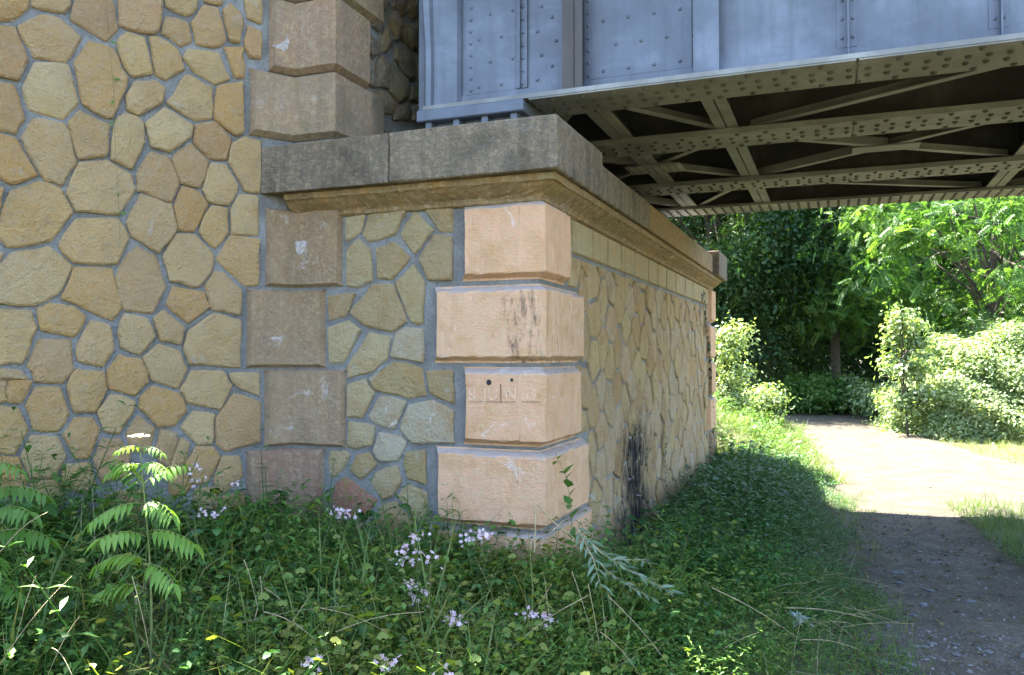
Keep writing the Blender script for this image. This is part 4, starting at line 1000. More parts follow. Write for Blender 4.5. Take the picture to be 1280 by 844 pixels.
tall = tall * (1 + 0.28 * (((dwing(P[:, 0], P[:, 1]) < 0.7) | (P[:, 1] > 4.25)) & (kind < 4)))
bare = vnoise(P[:, 0], P[:, 1], 4.0, 21) < -0.52
kind = np.where(bare, 9, kind)
for i, (kd, A, sc) in enumerate((('bramble', A1, 0.9), ('oval', A1, 0.95), ('lance', A2, 1.0), ('small', A2, 1.15), ('heart', A1, 0.9), ('round', A3, 1.0))):
    q = kind == i; sow(A, kd, P[q], sc * tall[q])
# low herbs between the pier corner and the track
P = scatter(4200, -1.55, 0.35, 2.6, 6.2, lambda x, y: front_ok(x, y) & (x < 0.25 + 0.25 * vnoise(x, y, 2, 4)))
hs = 0.9 - 0.5 * sstep(-1.0, 0.1, P[:, 0]); r_ = rng.uniform(0, 1, len(P))
for a, b_, kd, A in ((0, .38, 'small', A2), (.38, .5, 'lance', A2), (.5, .58, 'oval', A1), (.58, .64, 'round', A3)):
    q = (r_ >= a) & (r_ < b_); sow(A, kd, P[q], hs[q])
# verge along the track side of the abutment
P = scatter(6000, XR + 0.06, 0.35, 5.3, 12.4, lambda x, y: (x < 0.12 + 0.22 * vnoise(x, y, 2, 4) - 0.3 * sstep(9, 12, y)) & ((x > XR + 0.35) | (y > 8.4)))
hs = 1.05 - 0.72 * sstep(-1.1, 0.1, P[:, 0]); r_ = rng.uniform(0, 1, len(P)); k1 = patch(P[:, 0], P[:, 1], 6)
for a, b_, kd, A, dt in ((0, .22, 'bramble', A1, 0), (.22, .36, 'heart', A1, 0), (.36, .58, 'oval', A1, .05), (.58, .86, 'small', A2, 0), (.86, .94, 'lance', A2, 0)):
    q = (r_ >= a) & (r_ < b_); sow(A, kd, P[q], hs[q], dt)
tag(A1.build('bramble_undergrowth', M_bram), 'dark green bramble and ivy leaves massed at the foot of the walls', 'undergrowth', kind='stuff')
tag(A2.build('herb_undergrowth', M_herb), 'fine-leaved green weeds growing through the undergrowth', 'undergrowth', kind='stuff')
tag(A3.build('yellowing_undergrowth', M_yel), 'yellow-green lobed leaves in front of the pier corner', 'undergrowth', kind='stuff')
# grass
A = Acc()
P = scatter(2600, -1.3, 0.5, 3.0, 12.5, lambda x, y: front_ok(x, y) & (x < 0.3 + 0.3 * vnoise(x, y, 2.2, 4))); sow(A, 'grass', P, 0.55)
P = scatter(5200, 0.9, 2.6, 4.0, 10.5, lambda x, y: (np.abs(x - 1.72) < 0.50 + 0.22 * vnoise(x, y, 1.3, 8)) & (rng.uniform(0, 1, len(x)) < 1.2 - sstep(8.2, 10.5, y))); sow(A, 'grass', P, 0.8)
P = scatter(900, 0.1, 1.3, 4.0, 8.6, lambda x, y: vnoise(x, y, 3.5, 12) > 0.05); sow(A, 'grass', P, 0.26); sow(A, 'small', P[::4], 0.22)
P = scatter(6500, -3.2, 0.3, 11.4, 20, lambda x, y: (x < xl(y) + 0.1 + 0.15 * vnoise(x, y, 2, 3)) & ((x > XR + 0.1) | (y > YB + 0.1))); sow(A, 'grass', P, 0.9, 0.15)  # paler blades: the sunny bank's brightness is partly in the tint
P = scatter(4500, 1.2, 6, 9.0, 22, lambda x, y: (x > xr(y) - 0.15 + 0.2 * vnoise(x, y, 2, 3))); sow(A, 'grass', P, 0.75, 0.25)
P = scatter(350, 0.0, 2.6, 9, 19, lambda x, y: (x > xl(y)) & (x < xr(y)) & (np.abs(x - (xl(y) + xr(y)) / 2) < 0.35)); sow(A, 'grass', P, 0.3, 0.3)
P = scatter(1100, -4.5, -0.9, 1.8, 4.8, front_ok); sow(A, 'grass', P, rng.uniform(1.0, 2.2, len(P)), 0.15)
tag(A.build('verge_grass', M_grass), 'short green grass along the track edges and its centre strip', 'grass', kind='stuff')
A = Acc()
P = scatter(1000, -3.2, 0.0, 11.8, 20, lambda x, y: (x < xl(y) - 0.35) & ((x > XR + 0.1) | (y > YB + 0.2)))
for a, kd in ((0, 'oval'), (1, 'small'), (2, 'bramble')): sow(A, kd, P[a::3], 1.1, 0.25)  # lighter tint puts some of the bank's sunlight into the leaf colour
tag(A.build('sunlit_weeds', M_herb), 'pale sunlit weeds on the bank beyond the abutment', 'weeds', kind='stuff')
# dry stalks
A = Acc()
def stalk(p0, p1, sag=0.0, r=0.0022, tint=0.5):
    p0, p1 = np.array(p0), np.array(p1); t_ = np.linspace(0, 1, 6)[:, None]; pts = p0 + (p1 - p0) * t_; pts[:, 2] += sag * np.sin(np.pi * t_[:, 0]); A.tube(pts, r, r * 0.5, tint, 3)
for a, b_, z in (((305, 700), (322, 760), 3.6), ((322, 760), (308, 830), 3.5), ((330, 735), (370, 775), 3.5), ((275, 787), (440, 757), 3.4), ((330, 765), (395, 800), 3.3), ((325, 720), (330, 775), 3.6),
                 ((735, 730), (752, 830), 3.6), ((715, 715), (748, 825), 3.7), ((760, 745), (845, 844), 3.7), ((735, 745), (640, 810), 3.4), ((690, 730), (655, 800), 3.8), ((750, 790), (800, 844), 3.4),
                 ((0, 690), (60, 640), 3.1), ((45, 720), (20, 800), 2.9), ((0, 830), (90, 720), 2.9), ((100, 770), (60, 844), 2.8), ((65, 810), (90, 844), 2.8), ((400, 760), (490, 795), 3.2), ((420, 790), (530, 765), 3.3),
                 ((165, 720), (190, 830), 3.1), ((890, 735), (1000, 800), 4.3), ((900, 790), (960, 830), 4.1), ((880, 830), (950, 790), 4.0), ((980, 760), (1090, 775), 4.6), ((1000, 800), (1075, 812), 4.3)):
    stalk(at(*a, z), at(*b_, z * rng.uniform(0.95, 1.05)), 0.02, rng.uniform(0.0016, 0.003))
P = scatter(420, -4.5, 0.1, 2.2, 6.0, front_ok)
for x, y in P:
    z = float(gh(x, y)); d = rdir(25, 85); L = rng.uniform(0.2, 0.55) * (1 if x < -0.9 else 0.6); st = curve((x, y, z), d, L, (d[0], d[1], -0.6), 5); A.tube(st, 0.0014, 0.0007, 0.5, 3)
P = scatter(260, -1.2, 0.1, 4.4, 7.0, lambda x, y: vnoise(x, y, 3, 9) > 0.15)
for x, y in P:
    d = rdir(0, 25); st = curve((x, y, float(gh(x, y)) + rng.uniform(0.02, 0.1)), d, rng.uniform(0.15, 0.4), (0, 0, -0.4), 4); A.tube(st, 0.0016, 0.0009, 0.5, 3)
tag(A.build('dry_stalks', M_dry), 'dead straw-coloured stalks tangled in the undergrowth', 'dry grass', kind='stuff')

# ------------------------------------------------------------------ single plants
def plant(name, label, cat, base, group=None): return tag(empty(name, base), label, cat, group)
L_leaflet = leaf_tpl(0.088, 0.026, 4, 0.25, 0.4, 0.65)
def pinnate(A, S, p0, d, L, n, sc, tint, sagg=-1.2, upn=(0, 0, 1)):
    st = curve(p0, d, L, (0, 0, sagg), 8); S.tube(st, 0.0024, 0.0012, 0.5, 4)
    for i in range(n):
        f_ = 0.22 + 0.78 * i / (n - 1) if n > 1 else 1; x = f_ * 7; k_ = min(6, int(x)); p = st[k_] + (st[k_ + 1] - st[k_]) * (x - k_); t_ = st[k_ + 1] - st[k_]; t_ /= np.linalg.norm(t_)
        sd = np.cross(upn, t_); sd /= np.linalg.norm(sd)
        for s_ in (1, -1): A.leaf(L_leaflet, p, sd * s_ + t_ * 0.45 + np.array([0, 0, -0.45]), np.clip(tint + rng.normal(0, 0.08), 0, 1), sc * rng.uniform(0.85, 1.1) * (1 - 0.35 * abs(f_ - 0.5)), roll=rng.normal(0, .2))
    A.leaf(L_leaflet, st[-1], st[-1] - st[-2], tint, sc)
def feathery(name, label, px, z, ytop, nodes, tint, sc, flower):
    topp = at(px, ytop, z); b0 = np.array([topp[0] + 0.03, topp[1] + 0.02, float(gh(topp[0], topp[1]))])
    root = plant(name, label, 'plant', b0)
    S = Acc(); st = np.array([b0 + (topp - b0) * t_ + np.array([0.02 * math.sin(4 * t_), 0, 0]) for t_ in np.linspace(0, 1, 10)]); S.tube(st, 0.006, 0.0022, 0.5, 5)
    A = Acc(); right = CM[:, 0]; fwd = -CM[:, 2]
    for (hf, sx, L, n, k_) in nodes:
        p = b0 + (topp - b0) * hf; d = right * sx + fwd * rng.uniform(-0.7, 0.3) + np.array([0, 0, rng.uniform(0.35, 0.7)]); pinnate(A, S, p, d / np.linalg.norm(d), L * 0.82, n, k_ * sc, tint + rng.normal(0, .05))
    S.build('stem', M_stem, root); A.build('leaves', M_sumac, root)
    if flower:
        Fl = Acc()
        for i in range(46):
            d = rdir(25, 88); p = st[-1] + d * rng.uniform(0.012, 0.03) * np.array([1.5, 1.5, 0.55]) + np.array([0, 0, 0.012])
            for a in range(4): Fl.leaf(leaf_tpl(0.010, 0.007, 2, 0.1, 0.1), p, (math.cos(a * 1.57), math.sin(a * 1.57), 0.35), rng.uniform(0.2, 1))
        Fl.build('flower_head', M_white, root)
    return root
feathery('feathery_plant', 'tall feathery-leaved plant topped by a small white flower head', 178, 3.25, 552,
         [(0.97, -0.9, 0.12, 5, 0.55), (0.97, 0.9, 0.12, 5, 0.55), (0.90, -1, 0.18, 7, 0.8), (0.90, 0.8, 0.20, 7, 0.8), (0.82, 0.3, 0.2, 7, 0.9), (0.80, -0.3, 0.2, 7, 0.9), (0.74, -1, 0.24, 8, 1.0), (0.74, 1, 0.24, 8, 1.0),
          (0.62, 0.9, 0.26, 8, 1.15), (0.60, -0.4, 0.22, 7, 1.1), (0.50, -1, 0.28, 8, 1.15), (0.48, 0.7, 0.26, 8, 1.1), (0.38, -0.8, 0.24, 7, 1.1)], 0.55, 0.85, True)
feathery('feathery_plant', 'feathery-leaved green plant without flowers, cut by the left edge', -14, 3.3, 578,
         [(0.98, 0.9, 0.18, 6, 0.9), (0.95, -0.8, 0.2, 7, 0.9), (0.85, 1.0, 0.26, 8, 1.1), (0.8, -1, 0.26, 8, 1.1), (0.72, 0.7, 0.28, 8, 1.25), (0.62, 1.0, 0.28, 8, 1.2), (0.6, -1, 0.28, 8, 1.2), (0.5, 0.5, 0.26, 8, 1.1), (0.38, 0.9, 0.26, 8, 1.1)], 0.12, 0.85, False)
# soapwort with pale pink flowers
def blossom(A, p, r, tint):
    a0 = rng.uniform(0, 6); M3 = frame(rdir(5, 80) + CM[:, 2] * 0.6)
    for i in range(5):
        a = a0 + i * 1.2566; A.leaf((DIA[0] * np.array([r, r * 1.25, r]), DIA[1]), p, M3[:, 1] * math.cos(a) + M3[:, 2] * math.sin(a) + M3[:, 0] * 0.25, tint, up=M3[:, 0])
def soapwort(label, heads, z):
    pts = [at(x, y, z * rng.uniform(0.98, 1.02)) for x, y in heads]; c0 = np.mean(pts, 0)
    c0g = np.array([c0[0], c0[1], float(gh(c0[0], c0[1]))]); root = plant('soapwort_plant', label, 'flower', c0g, 'pink-flowered plants in the undergrowth')
    S, Lf, Fl = Acc(), Acc(), Acc()
    for p in pts:
        b0 = c0g + np.array([*(rng.normal(0, 0.04, 2)), 0]); st = np.array([b0 + (p - b0) * t_ + np.array([0, 0, 0.03 * math.sin(3.1 * t_)]) for t_ in np.linspace(0, 1, 9)]); S.tube(st, 0.0022, 0.0014, 0.5, 4)
        a0 = rng.uniform(0, 6)
        for i in range(2, 8):
            for s_ in (0, math.pi): a = a0 + i * 1.57 + s_; Lf.leaf(L_lance, st[i], (math.cos(a), math.sin(a), 0.5), rng.uniform(0.3, 0.7), 0.95)
        for k_ in range(rng.integers(7, 12)): blossom(Fl, p + rng.normal(0, 0.018, 3) * np.array([1.5, 1.5, 0.8]), rng.uniform(0.011, 0.017), rng.uniform(0.2, 1))
    S.build('stem', M_stem, root); Lf.build('leaves', M_herb, root); Fl.build('blossoms', M_petal, root)
soapwort('pink-flowered plant against the wing wall, right of the white-topped plant', [(243, 588), (290, 604), (250, 600)], 4.6)
soapwort('low pink-flowered plant under the wall stones, left of the angle blocks', [(255, 643), (268, 640)], 4.4)
soapwort('small pink-flowered plant at the foot of the red stone', [(418, 641), (428, 642), (436, 643)], 4.7)
soapwort('largest clump of pink blossom, below the narrow front wall', [(500, 696), (515, 700), (528, 690), (545, 698), (522, 672), (505, 688)], 4.2)
soapwort('pink-flowered clump just under the largest one, nearer the camera', [(505, 735), (515, 728), (520, 755), (530, 738)], 3.9)
soapwort('two pink blossoms low in front of the corner blocks', [(660, 770), (672, 768), (680, 779)], 3.8)
soapwort('pink-flowered plant touching the lowest corner block', [(600, 668), (583, 675), (608, 672)], 4.5)
soapwort('pale pink blossom at the bottom edge, left of the others', [(388, 826), (397, 829)], 3.1)
soapwort('pinkish white blossom at the bottom edge, below the pier', [(484, 832), (553, 842)], 3.1)
soapwort('pink sprig in the middle of the foreground weeds', [(568, 773), (574, 778)], 3.6)
# creeper at the corner
def leafy(name, label, cat, pts, leaf, step_n, sc, mat, tints, spread=0.5, r=0.002, flat=None, stem_mat=None):
    pts = np.asarray(pts); root = plant(name, label, cat, pts[0]); S, A = Acc(), Acc(); S.tube(pts, r, r * 0.5, 0.5, 4)
    for i in range(len(pts) - 1):
        for k_ in range(step_n):
            p = pts[i] + (pts[i + 1] - pts[i]) * (k_ + rng.uniform(0, 1)) / step_n; t_ = pts[i + 1] - pts[i]; t_ /= np.linalg.norm(t_)
            d = t_ * 0.5 + rdir(-60, 60) * (1 if flat is None else 0.8)
            up = (0, 0, 1)
            if flat is not None: d = d - flat * np.dot(d, flat) * 0.9; up = flat
            A.leaf(leaf, p + (0 if flat is None else flat * rng.uniform(0.004, 0.03)), d, rng.uniform(*tints), sc * rng.uniform(0.7, 1.25), up=up, roll=rng.normal(0, .3))
    S.build('stem', stem_mat or M_stem, root); A.build('leaves', mat, root); return root
leafy('climbing_plant', 'green climber with oval leaves rising against the lowest corner block', 'climber',
      [at(x, y, 4.72) for x, y in ((716, 700), (715, 670), (714, 640), (711, 615), (706, 592), (694, 567))], leaf_tpl(0.075, 0.052, 3, 0.2, 0.3, 0.7), 3, 1.0, M_herb, (0.35, 0.6), 0.5)
leafy('climbing_plant', 'short leafy climber on the track side of the corner, by the silvery shoot', 'climber',
      [at(x, y, 4.9) for x, y in ((742, 720), (752, 690), (758, 660), (763, 635))], leaf_tpl(0.055, 0.036, 3, 0.2, 0.3, 0.7), 4, 1.0, M_herb, (0.2, 0.5), 0.5)
def willow(label, curves_, z):
    root = plant('willow_shoot', label, 'shoot', at(*curves_[0][0], z)); S, A = Acc(), Acc(); Lw = leaf_tpl(0.085, 0.019, 4, 0.3, 0.2, 0.8)
    for cv in curves_:
        pts = np.array([at(x, y, z + dz) for (x, y), dz in zip(cv, np.linspace(0, -0.25, len(cv)))]); S.tube(pts, 0.003, 0.0012, 0.4, 4)
        for i in range(len(pts) - 1):
            t_ = pts[i + 1] - pts[i]; ln = np.linalg.norm(t_); t_ /= ln; k_ = max(3, int(ln / 0.022))
            for j in range(k_):
                p = pts[i] + t_ * ln * j / k_; sd = np.cross(t_, (0, 0, 1)); sd /= np.linalg.norm(sd)
                A.leaf(Lw, p, t_ * 0.9 + sd * (0.75 if j % 2 else -0.75) + np.array([0, 0, rng.uniform(-0.1, 0.5)]), rng.uniform(0.2, 1.0), rng.uniform(0.65, 1.1), roll=rng.normal(0, .5))
    S.build('stem', M_dry, root); A.build('leaves', M_silver, root)
willow('silvery narrow-leaved shoot arching right from the pier corner', [[(728, 668), (750, 690), (785, 712), (815, 728), (842, 742)], [(735, 690), (760, 715), (790, 735), (820, 750)], [(722, 660), (742, 700), (752, 735)], [(740, 680), (765, 700), (800, 700), (815, 705)]], 4.35)
# broken grey stalk
S = Acc(); S.tube([at(668, 690, 4.3), at(669, 660, 4.3), at(670, 633, 4.3), at(673, 631, 4.3)], 0.004, 0.003, 0.5, 5); S.tube([at(673, 631, 4.3), at(690, 651, 4.3), at(716, 672, 4.35), at(745, 700, 4.4)], 0.004, 0.002, 0.5, 5); S.tube([at(690, 664, 4.3), at(704, 651, 4.35)], 0.003, 0.002, 0.5, 4)
tag(S.build('broken_stalk', M_dry), 'bent dead grey stalk in front of the lowest corner block', 'stalk')
# pale rosette
c0 = np.array([*(on_plane(1000, 778, (0, 0, 0.12), (0, 0, 1))[:2]), 0.0]); c0[2] = float(gh(c0[0], c0[1])) + 0.03; A = Acc()
for i in range(13): d = rdir(0, 65); A.leaf(leaf_tpl(0.10, 0.05, 3, 0.25, 0.35, 0.75), c0, d, rng.uniform(0.6, 1), rng.uniform(0.6, 1.1))
tag(A.build('pale_rosette', leaf_mat('felted_leaf', [(0.0, (0.20, 0.26, 0.24)), (1.0, (0.34, 0.40, 0.38))], 0.15, 0.8)), 'pale grey-green leafy rosette in the verge beside the track', 'plant')
# ivy on the stones
Li = lobed_tpl(0.032, 3, 0.3, 0.1)
def wall_pts(pxs, P0, nrm): return [on_plane(x, y, P0, nrm) for x, y in pxs]
M_ivy = leaf_mat('ivy_leaf', [(0.0, (0.012, 0.030, 0.010)), (0.6, (0.03, 0.07, 0.02)), (1.0, (0.06, 0.11, 0.03))], 0.15)
leafy('ivy', 'dark ivy strand climbing the far end of the track-side wall', 'ivy', wall_pts([(893, 600), (891, 570), (890, 540), (889, 510), (887, 480), (886, 450), (884, 425), (880, 390), (877, 365)], (XR + 0.03, 0, 0), (1, 0, 0)), Li, 30, 1.5, M_ivy, (0.1, 0.9), 0.5, 0.004, np.array([1.0, 0, 0]))
leafy('ivy', 'thin ivy strand halfway along the track-side wall', 'ivy', wall_pts([(831, 620), (830, 590), (830, 560), (829, 535)], (XR + 0.03, 0, 0), (1, 0, 0)), Li, 14, 1.0, M_ivy, (0.1, 0.9), 0.5, 0.002, np.array([1.0, 0, 0]))
leafy('ivy', 'hair-thin creeper strand hanging down the wing wall stones', 'ivy', wall_pts([(133, 10), (137, 60), (142, 110), (143, 150), (145, 200), (148, 250), (150, 310)], WO + WN * 0.035, WN), leaf_tpl(0.05, 0.022, 2, 0.1, 0.2), 1, 0.8, M_herb, (0.5, 0.8), 0.4, 0.0012, WN)
A = Acc(); c0 = on_plane(523, 117, (XU + 0.03, 0, 0), (1, 0, 0))
for i in range(170): d = rdir(-60, 70); d[0] = abs(d[0]); A.leaf(L_small, c0 + rng.normal(0, 0.025, 3) * np.array([0.4, 1, 1]), d, rng.uniform(0.3, 0.8), 0.9)
tag(A.build('fern_tuft', M_herb), 'small green tuft growing in the rubble beside the girder end', 'tuft')

# ------------------------------------------------------------------ loose stones and gravel on the track
def pebble(s=1.0):
    bm = bmesh.new(); bmesh.ops.create_icosphere(bm, subdivisions=1, radius=1.0); sx, sy, sz = rng.uniform(0.7, 1.4), rng.uniform(0.5, 1.0), rng.uniform(0.25, 0.45)
    for v_ in bm.verts: v_.co = Vector((v_.co.x * sx, v_.co.y * sy, v_.co.z * sz)) * (1 + rng.normal(0, 0.12))
    me = bpy.data.meshes.new('loose_stone'); bm.to_mesh(me); bm.free(); me.materials.append(M_pebble); return me
PEB = [pebble() for _ in range(6)]
def drop(label, px, py, size, rz, group='loose stones on the track'):
    w = on_plane(px, py, (0, 0, 0.02), (0, 0, 1)); o = bpy.data.objects.new('loose_stone', PEB[rng.integers(0, 6)]); C.objects.link(o)
    o.location = (w[0], w[1], float(gh(w[0], w[1])) + 0.012 + size * 0.12); o.scale = (size,) * 3; o.rotation_euler = (rng.normal(0, .1), rng.normal(0, .1), rz); tag(o, label, 'stone', group)
SL = 'small flat grey stone lying loose on the shaded track'
for px, py, sz in ((1118, 684, .07), (1133, 684, .05), (1150, 690, .06), (1170, 703, .08), (1122, 715, .09), (1145, 715, .05), (1183, 720, .07), (1123, 728, .08), (1161, 738, .07), (1141, 744, .06), (1155, 757, .08), (1140, 770, .06), (1211, 752, .07), (1225, 774, .06), (1110, 785, .05), (1165, 806, .06), (1153, 810, .07), (1195, 806, .05), (1195, 820, .07), (1236, 815, .06), (1076, 828, .04), (1100, 830, .08), (1137, 832, .06), (1128, 836, .05)):
    drop(SL, px, py, sz * 0.48, rng.uniform(-0.6, 0.6))
A = Acc(); tv = []
iv = np.array([(1, 0, 0), (0, 1, 0), (-1, 0, 0), (0, -1, 0), (0, 0, 1), (0, 0, -1)], float); fi = np.array([(0, 1, 4), (1, 2, 4), (2, 3, 4), (3, 0, 4), (1, 0, 5), (2, 1, 5), (3, 2, 5), (0, 3, 5)])
tp = [(iv * np.array([rng.uniform(0.8, 1.3), rng.uniform(0.6, 1), rng.uniform(0.35, 0.7)]) * (1 + rng.normal(0, .2, (len(iv), 1))), fi, np.full(len(iv), 0.5)) for _ in range(5)]
P = np.concatenate([scatter(4200, 0.0, 1.3, 4.0, 9.5), scatter(1500, 1.2, 3.0, 4.0, 9.5), scatter(2200, 0.2, 1.3, 4.2, 5.6), scatter(1500, -0.5, 3, 9.5, 18, lambda x, y: (x > xl(y)) & (x < xr(y)))]); K = len(P)
sc = np.exp(rng.normal(-5.2, 0.5, K))
A.stamp(tp, rng.integers(0, 5, K), rotz(rng.uniform(0, 6, K), np.zeros(K), np.zeros(K), sc, 1.0), np.stack([P[:, 0], P[:, 1], gh(P[:, 0], P[:, 1]) + 0.012], 1), rng.normal(0, .2, K))
m, n, l, b = new_mat('gravel'); a_ = n.new('ShaderNodeAttribute'); a_.attribute_name = 'tint'
l.new(ramp(n, l, a_.outputs['Fac'], [(0.2, (0.05, 0.045, 0.035)), (0.5, (0.095, 0.09, 0.085)), (0.8, (0.20, 0.20, 0.205))]), b.inputs['Base Color']); b.inputs['Roughness'].default_value = 0.9
tag(A.build('gravel', m), 'loose grey gravel scattered over the dirt track', 'gravel', kind='stuff')

A = Acc(); P = np.concatenate([scatter(900, -0.3, 2.6, 4.0, 9.5), scatter(500, -1.4, 0.3, 4.0, 8.0)]); K = len(P); aa = rng.uniform(0, 6.283, K)
A.stamp([(DIA[0] * np.array([1, 1.1, 1.5]), DIA[1], np.full(4, 0.5))], np.zeros(K, int), rotz(aa, rng.uniform(0, 0.5, K), rng.uniform(0, 6.28, K), rng.uniform(0.02, 0.055, K), 1.0), np.stack([P[:, 0], P[:, 1], gh(P[:, 0], P[:, 1]) + rng.uniform(0.016, 0.03, K)], 1), rng.normal(0, 0.25, K))
tag(A.build('leaf_litter', leaf_mat('dead_leaf', [(0.0, (0.05, 0.03, 0.015)), (0.5, (0.11, 0.07, 0.03)), (1.0, (0.22, 0.16, 0.07))], 0.1, 0.8)), 'brown dead leaves littering the shaded track', 'leaf litter', kind='stuff')

# ------------------------------------------------------------------ trees and shrubs behind
Q2 = (np.array([(0, 0, 0), (0.45, 0.27, 0.07), (1, 0, -0.12), (0.45, -0.27, 0.07)]), np.array([(0, 2, 1), (0, 3, 2)]))
def frond_tpl(n=7):
    A = Acc()
    for i in range(n):
        x = 0.15 + 0.85 * i / (n - 1)
        for s_ in (1, -1): A.leaf((Q2[0] * np.array([0.32, 0.24, 0.3]), Q2[1]), (x, 0, -0.25 * x * x), (0.35, s_, -0.25), rng.uniform(0.3, 0.7))
    A.leaf(leaf_tpl(0.3, 0.13, 2), (1, 0, -0.25), (1, 0, -0.5), 0.5); return A.arr()
FR = [frond_tpl() for _ in range(3)]
def rand_frames(K, flat=0.5, outw=None):
    a = rng.uniform(0, 6.283, K); e = rng.normal(-0.15, flat, K); d = np.stack([np.cos(a) * np.cos(e), np.sin(a) * np.cos(e), np.sin(e)], 1)
    if outw is not None: d = d + outw * 0.8; d /= np.linalg.norm(d, axis=1)[:, None]
    s_ = np.cross(np.array([0, 0, 1.0]) + rng.normal(0, 0.45, (K, 3)), d); s_ /= np.linalg.norm(s_, axis=1)[:, None]; u = np.cross(d, s_)
    return np.stack([d, s_, u], 2)
def face_frames(K, outw, up=0.7, jit=0.55):
    nr = outw * 0.8 + np.array([0, 0, up]) + rng.normal(0, jit, (K, 3)); nr /= np.linalg.norm(nr, axis=1)[:, None]
    d = np.cross(nr, rng.normal(0, 1, (K, 3))); d[:, 2] -= 0.3; d -= nr * np.sum(d * nr, 1)[:, None]; d /= np.linalg.norm(d, axis=1)[:, None]
    return np.stack([d, np.cross(nr, d), nr], 2)
def tree(name, label, base, height, crown_c, crown_r, nclump, nleaf, size, mat, seed, group='trees beyond the bridge', frond=False, trunk_r=0.16, shell=0.55, csize=0.55, trunk=True):
    base = np.array([base[0], base[1], float(gh(base[0], base[1])) - 0.05]); root = plant(name, label, 'tree' if trunk else 'shrub', base, group)
    cc = base + np.array(crown_c); cr = np.array(crown_r)
    dirs = rng.normal(0, 1, (nclump, 3)); dirs /= np.linalg.norm(dirs, axis=1)[:, None]; rad = shell + (1 - shell) * rng.uniform(0, 1, nclump) ** 0.6
    cl = cc + dirs * cr * rad[:, None]; cl[:, 2] = np.maximum(cl[:, 2], base[2] + 0.35)
    S = Acc(); top = cc + np.array([0, 0, cr[2] * 0.3]); st = np.array([base + (top - base) * t_ + np.array([math.sin(3 * t_ + seed), math.cos(2.3 * t_ + seed), 0]) * 0.12 * t_ for t_ in np.linspace(0, 1, 9)]); S.tube(st, trunk_r, trunk_r * 0.3, 0.5, 8)
    for i in range(0, nclump, max(1, nclump // 26)):
        a = st[rng.integers(3, 8)]; md = (a + cl[i]) / 2 + rng.normal(0, 0.15, 3); S.tube([a, (a + md) / 2 + rng.normal(0, .05, 3), md, cl[i]], trunk_r * 0.28, 0.012, 0.5, 5)
    S.build('trunk', M_bark, root)
    A = Acc(); per = nleaf // nclump; K = per * nclump
    w = np.repeat(cl, per, 0); cs = csize * np.repeat(rng.uniform(0.6, 1.35, nclump), per)
    off = rng.normal(0, 1, (K, 3)) * np.array([1, 1, 0.55]) * cs[:, None] * 0.6
    loc = w + off; loc[:, 2] = np.maximum(loc[:, 2], gh(loc[:, 0], loc[:, 1]) + 0.05)
    tint = np.repeat(rng.uniform(-0.28, 0.28, nclump), per) + rng.normal(0, 0.12, K)
    M3 = face_frames(K, off / (np.linalg.norm(off, axis=1)[:, None] + 1e-6)) * (size * rng.uniform(0.7, 1.3, K))[:, None, None]
    if frond: A.stamp(FR, rng.integers(0, 3, K), M3, loc, tint)
    else: A.stamp([(Q2[0], Q2[1], np.full(len(Q2[0]), 0.5))], np.zeros(K, int), M3, loc, tint)
    A.build('crown', mat, root); return root
def spot(px, z): p = at(px, 445, z); return (p[0], p[1])
tree('broadleaf_tree', 'dark tree nearest the far end of the abutment', spot(888, 26), 12, (0, 0, 6.0), (3.6, 3.6, 5.2), 130, 62000, 0.15, M_tree, 1, csize=1.0)
tree('broadleaf_tree', 'dense dark tree left of the shaded bend in the track', spot(965, 29), 13, (0, 0, 6.2), (3.8, 3.6, 5.6), 140, 66000, 0.15, M_tree, 2, csize=1.0)
tree('feathery_tree', 'dark feathery tree over the middle of the shaded bend', spot(1045, 25), 12, (0, 0, 6.4), (3.2, 3.0, 4.6), 100, 4400, 0.32, M_tree2, 3, frond=True, csize=0.95)
tree('broadleaf_tree', 'dark tree right of the shaded bend, behind the bramble mound', spot(1110, 31), 13, (0, 0, 6.0), (3.8, 3.6, 5.6), 130, 62000, 0.16, M_tree, 4, csize=1.0)
tree('feathery_tree', 'bright sunlit feathery tree over the bramble mound', spot(1232, 20.5), 10, (0.2, 0, 4.9), (3.3, 2.8, 2.7), 90, 5200, 0.30, M_tree2, 5, frond=True, csize=0.8, shell=0.8)
tree('broadleaf_tree', 'tall leafy tree at the right edge behind the feathery tree', spot(1330, 27), 12, (0, 0, 6.2), (4.2, 4.0, 5.6), 120, 50000, 0.16, M_tree2, 6, csize=1.0)
FARL = ['far dark tree farthest left, over the abutment end', 'far dark tree second from the left, above the pale shrub', 'far dark tree left of the feathery tree', 'far dark tree right of the feathery tree', 'far dark tree above the left flank of the bramble mound', 'far dark tree behind the bright feathery tree', 'far dark tree beyond the right edge']
for i, px in enumerate((840, 925, 1010, 1085, 1170, 1265, 1370)):
    tree('background_tree', FARL[i], spot(px, 38 + (i % 2) * 4), 14, (0, 0, 6.5), (4.6, 4.2, 6.6), 80, 16000, 0.30, M_tree, 10 + i, group='far trees closing the view', csize=1.5, trunk_r=0.2)
tree('leafy_shrub', 'pale sunlit shrub right beside the far corner of the abutment', spot(912, 16.2), 2, (0, 0, 0.9), (0.30, 0.4, 1.0), 22, 2800, 0.085, M_shrub, 21, group='shrubs beside the track', trunk=False, trunk_r=0.02, csize=0.28, shell=0.3)
tree('leafy_shrub', 'low pale shrub leaning over the bank left of the shaded bend', spot(945, 18.2), 1, (0, 0, 0.25), (0.6, 0.5, 0.38), 22, 2600, 0.085, M_shrub, 22, group='shrubs beside the track', trunk=False, trunk_r=0.015, csize=0.3, shell=0.3)
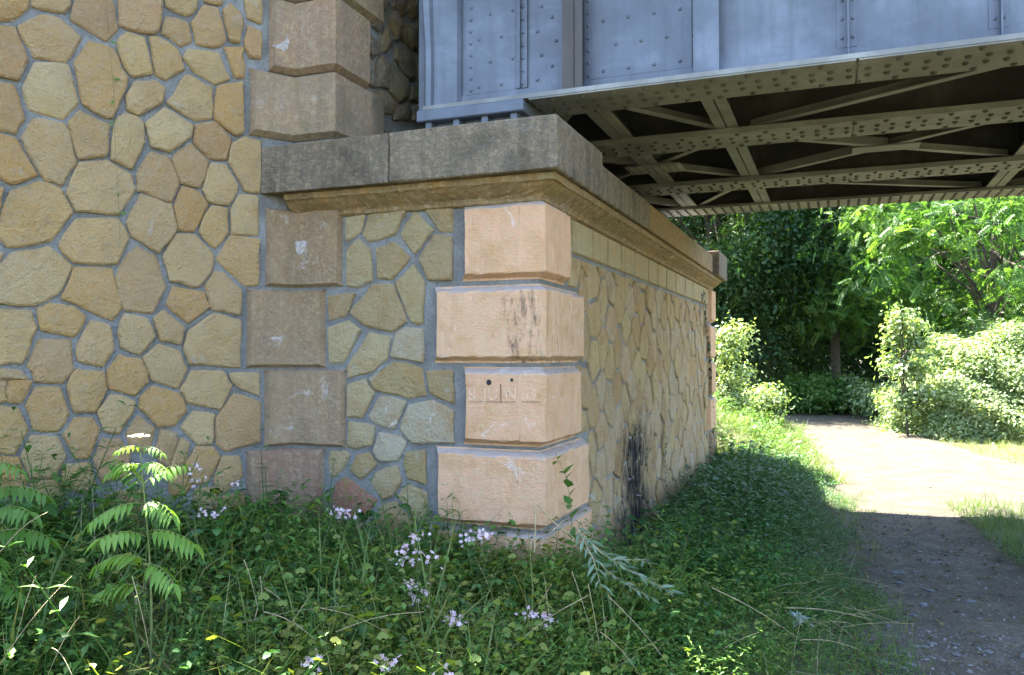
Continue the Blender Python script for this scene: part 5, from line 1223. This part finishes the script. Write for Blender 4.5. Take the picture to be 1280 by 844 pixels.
for px, z, w_, h_, lab in ((985, 23.5, 1.1, 0.8, 'dim weedy shrub left in the shade at the bend'), (1030, 24, 1.2, 1.0, 'dim shrub in the middle of the bend under the trees'), (1075, 24, 1.2, 0.9, 'dim pale-tipped shrub right in the shade at the bend'), (1115, 22, 0.8, 0.8, 'dim shrub hidden behind the bramble mound edge')):
    tree('leafy_shrub', lab, spot(px, z), 1, (0, 0, h_ * 0.5), (w_, 0.8, h_ * 0.7), 26, 3200, 0.13, M_shrub if px > 1050 else M_tree2, 30, group='shrubs beside the track', trunk=False, trunk_r=0.02, csize=0.4, shell=0.3)
tree('young_tree', 'upright sapling on the left flank of the bramble mound', spot(1134, 16.8), 3, (0, 0, 1.5), (0.38, 0.4, 1.15), 24, 2600, 0.11, M_shrub, 41, group='shrubs beside the track', trunk=False, trunk_r=0.025, csize=0.25, shell=0.3)
# bramble mound right of the track
bc = spot(1262, 17.8); root = plant('bramble_mound', 'big pale sunlit bramble mound right of the track', 'bramble', (bc[0], bc[1], float(gh(*bc))))
A = Acc(); S = Acc(); K = 78000
d = rng.normal(0, 1, (K, 3)); d[:, 2] = np.abs(d[:, 2]); d /= np.linalg.norm(d, axis=1)[:, None]
rad = 1 - np.abs(rng.normal(0, 0.09, K)) + np.where(rng.uniform(0, 1, K) < 0.05, rng.uniform(0, 0.12, K), 0); lump = 1 + 0.07 * np.sin(d[:, 0] * 9 + 1) * np.sin(d[:, 1] * 8 + 2) + 0.05 * np.sin(d[:, 2] * 17 + d[:, 0] * 11) + 0.04 * np.sin(d[:, 0] * 31 + d[:, 2] * 27) * np.sin(d[:, 1] * 29)
loc = np.array([bc[0] + 0.35, bc[1], float(gh(*bc)) - 0.1]) + d * np.array([3.0, 2.8, 2.45]) * (rad * lump)[:, None]
tn = 0.25 * np.sin(loc[:, 0] * 3.1) * np.sin(loc[:, 2] * 4 + loc[:, 1]) + rng.normal(0, 0.16, K)
A.stamp([(Q2[0], Q2[1], np.full(len(Q2[0]), 0.5))], np.zeros(K, int), face_frames(K, d, 0.5, 0.5) * (0.085 * rng.uniform(0.6, 1.3, K))[:, None, None], loc, tn)
for i in range(90):
    j = rng.integers(0, K); dd = d[j] + np.array([0, 0, 0.4]); S.tube(curve(loc[j] - d[j] * 0.3, dd, rng.uniform(0.5, 0.9), (d[j][0], d[j][1], -1.2), 6), 0.006, 0.003, 0.5, 4)
A.build('foliage', M_shrub, root); S.build('canes', M_stem, root)['kind'] = 'stuff'
print('TRIS', sum(sum(len(p.vertices) - 2 for p in m_.polygons) if len(m_.polygons) < 5000 else len(m_.polygons) for m_ in bpy.data.meshes))
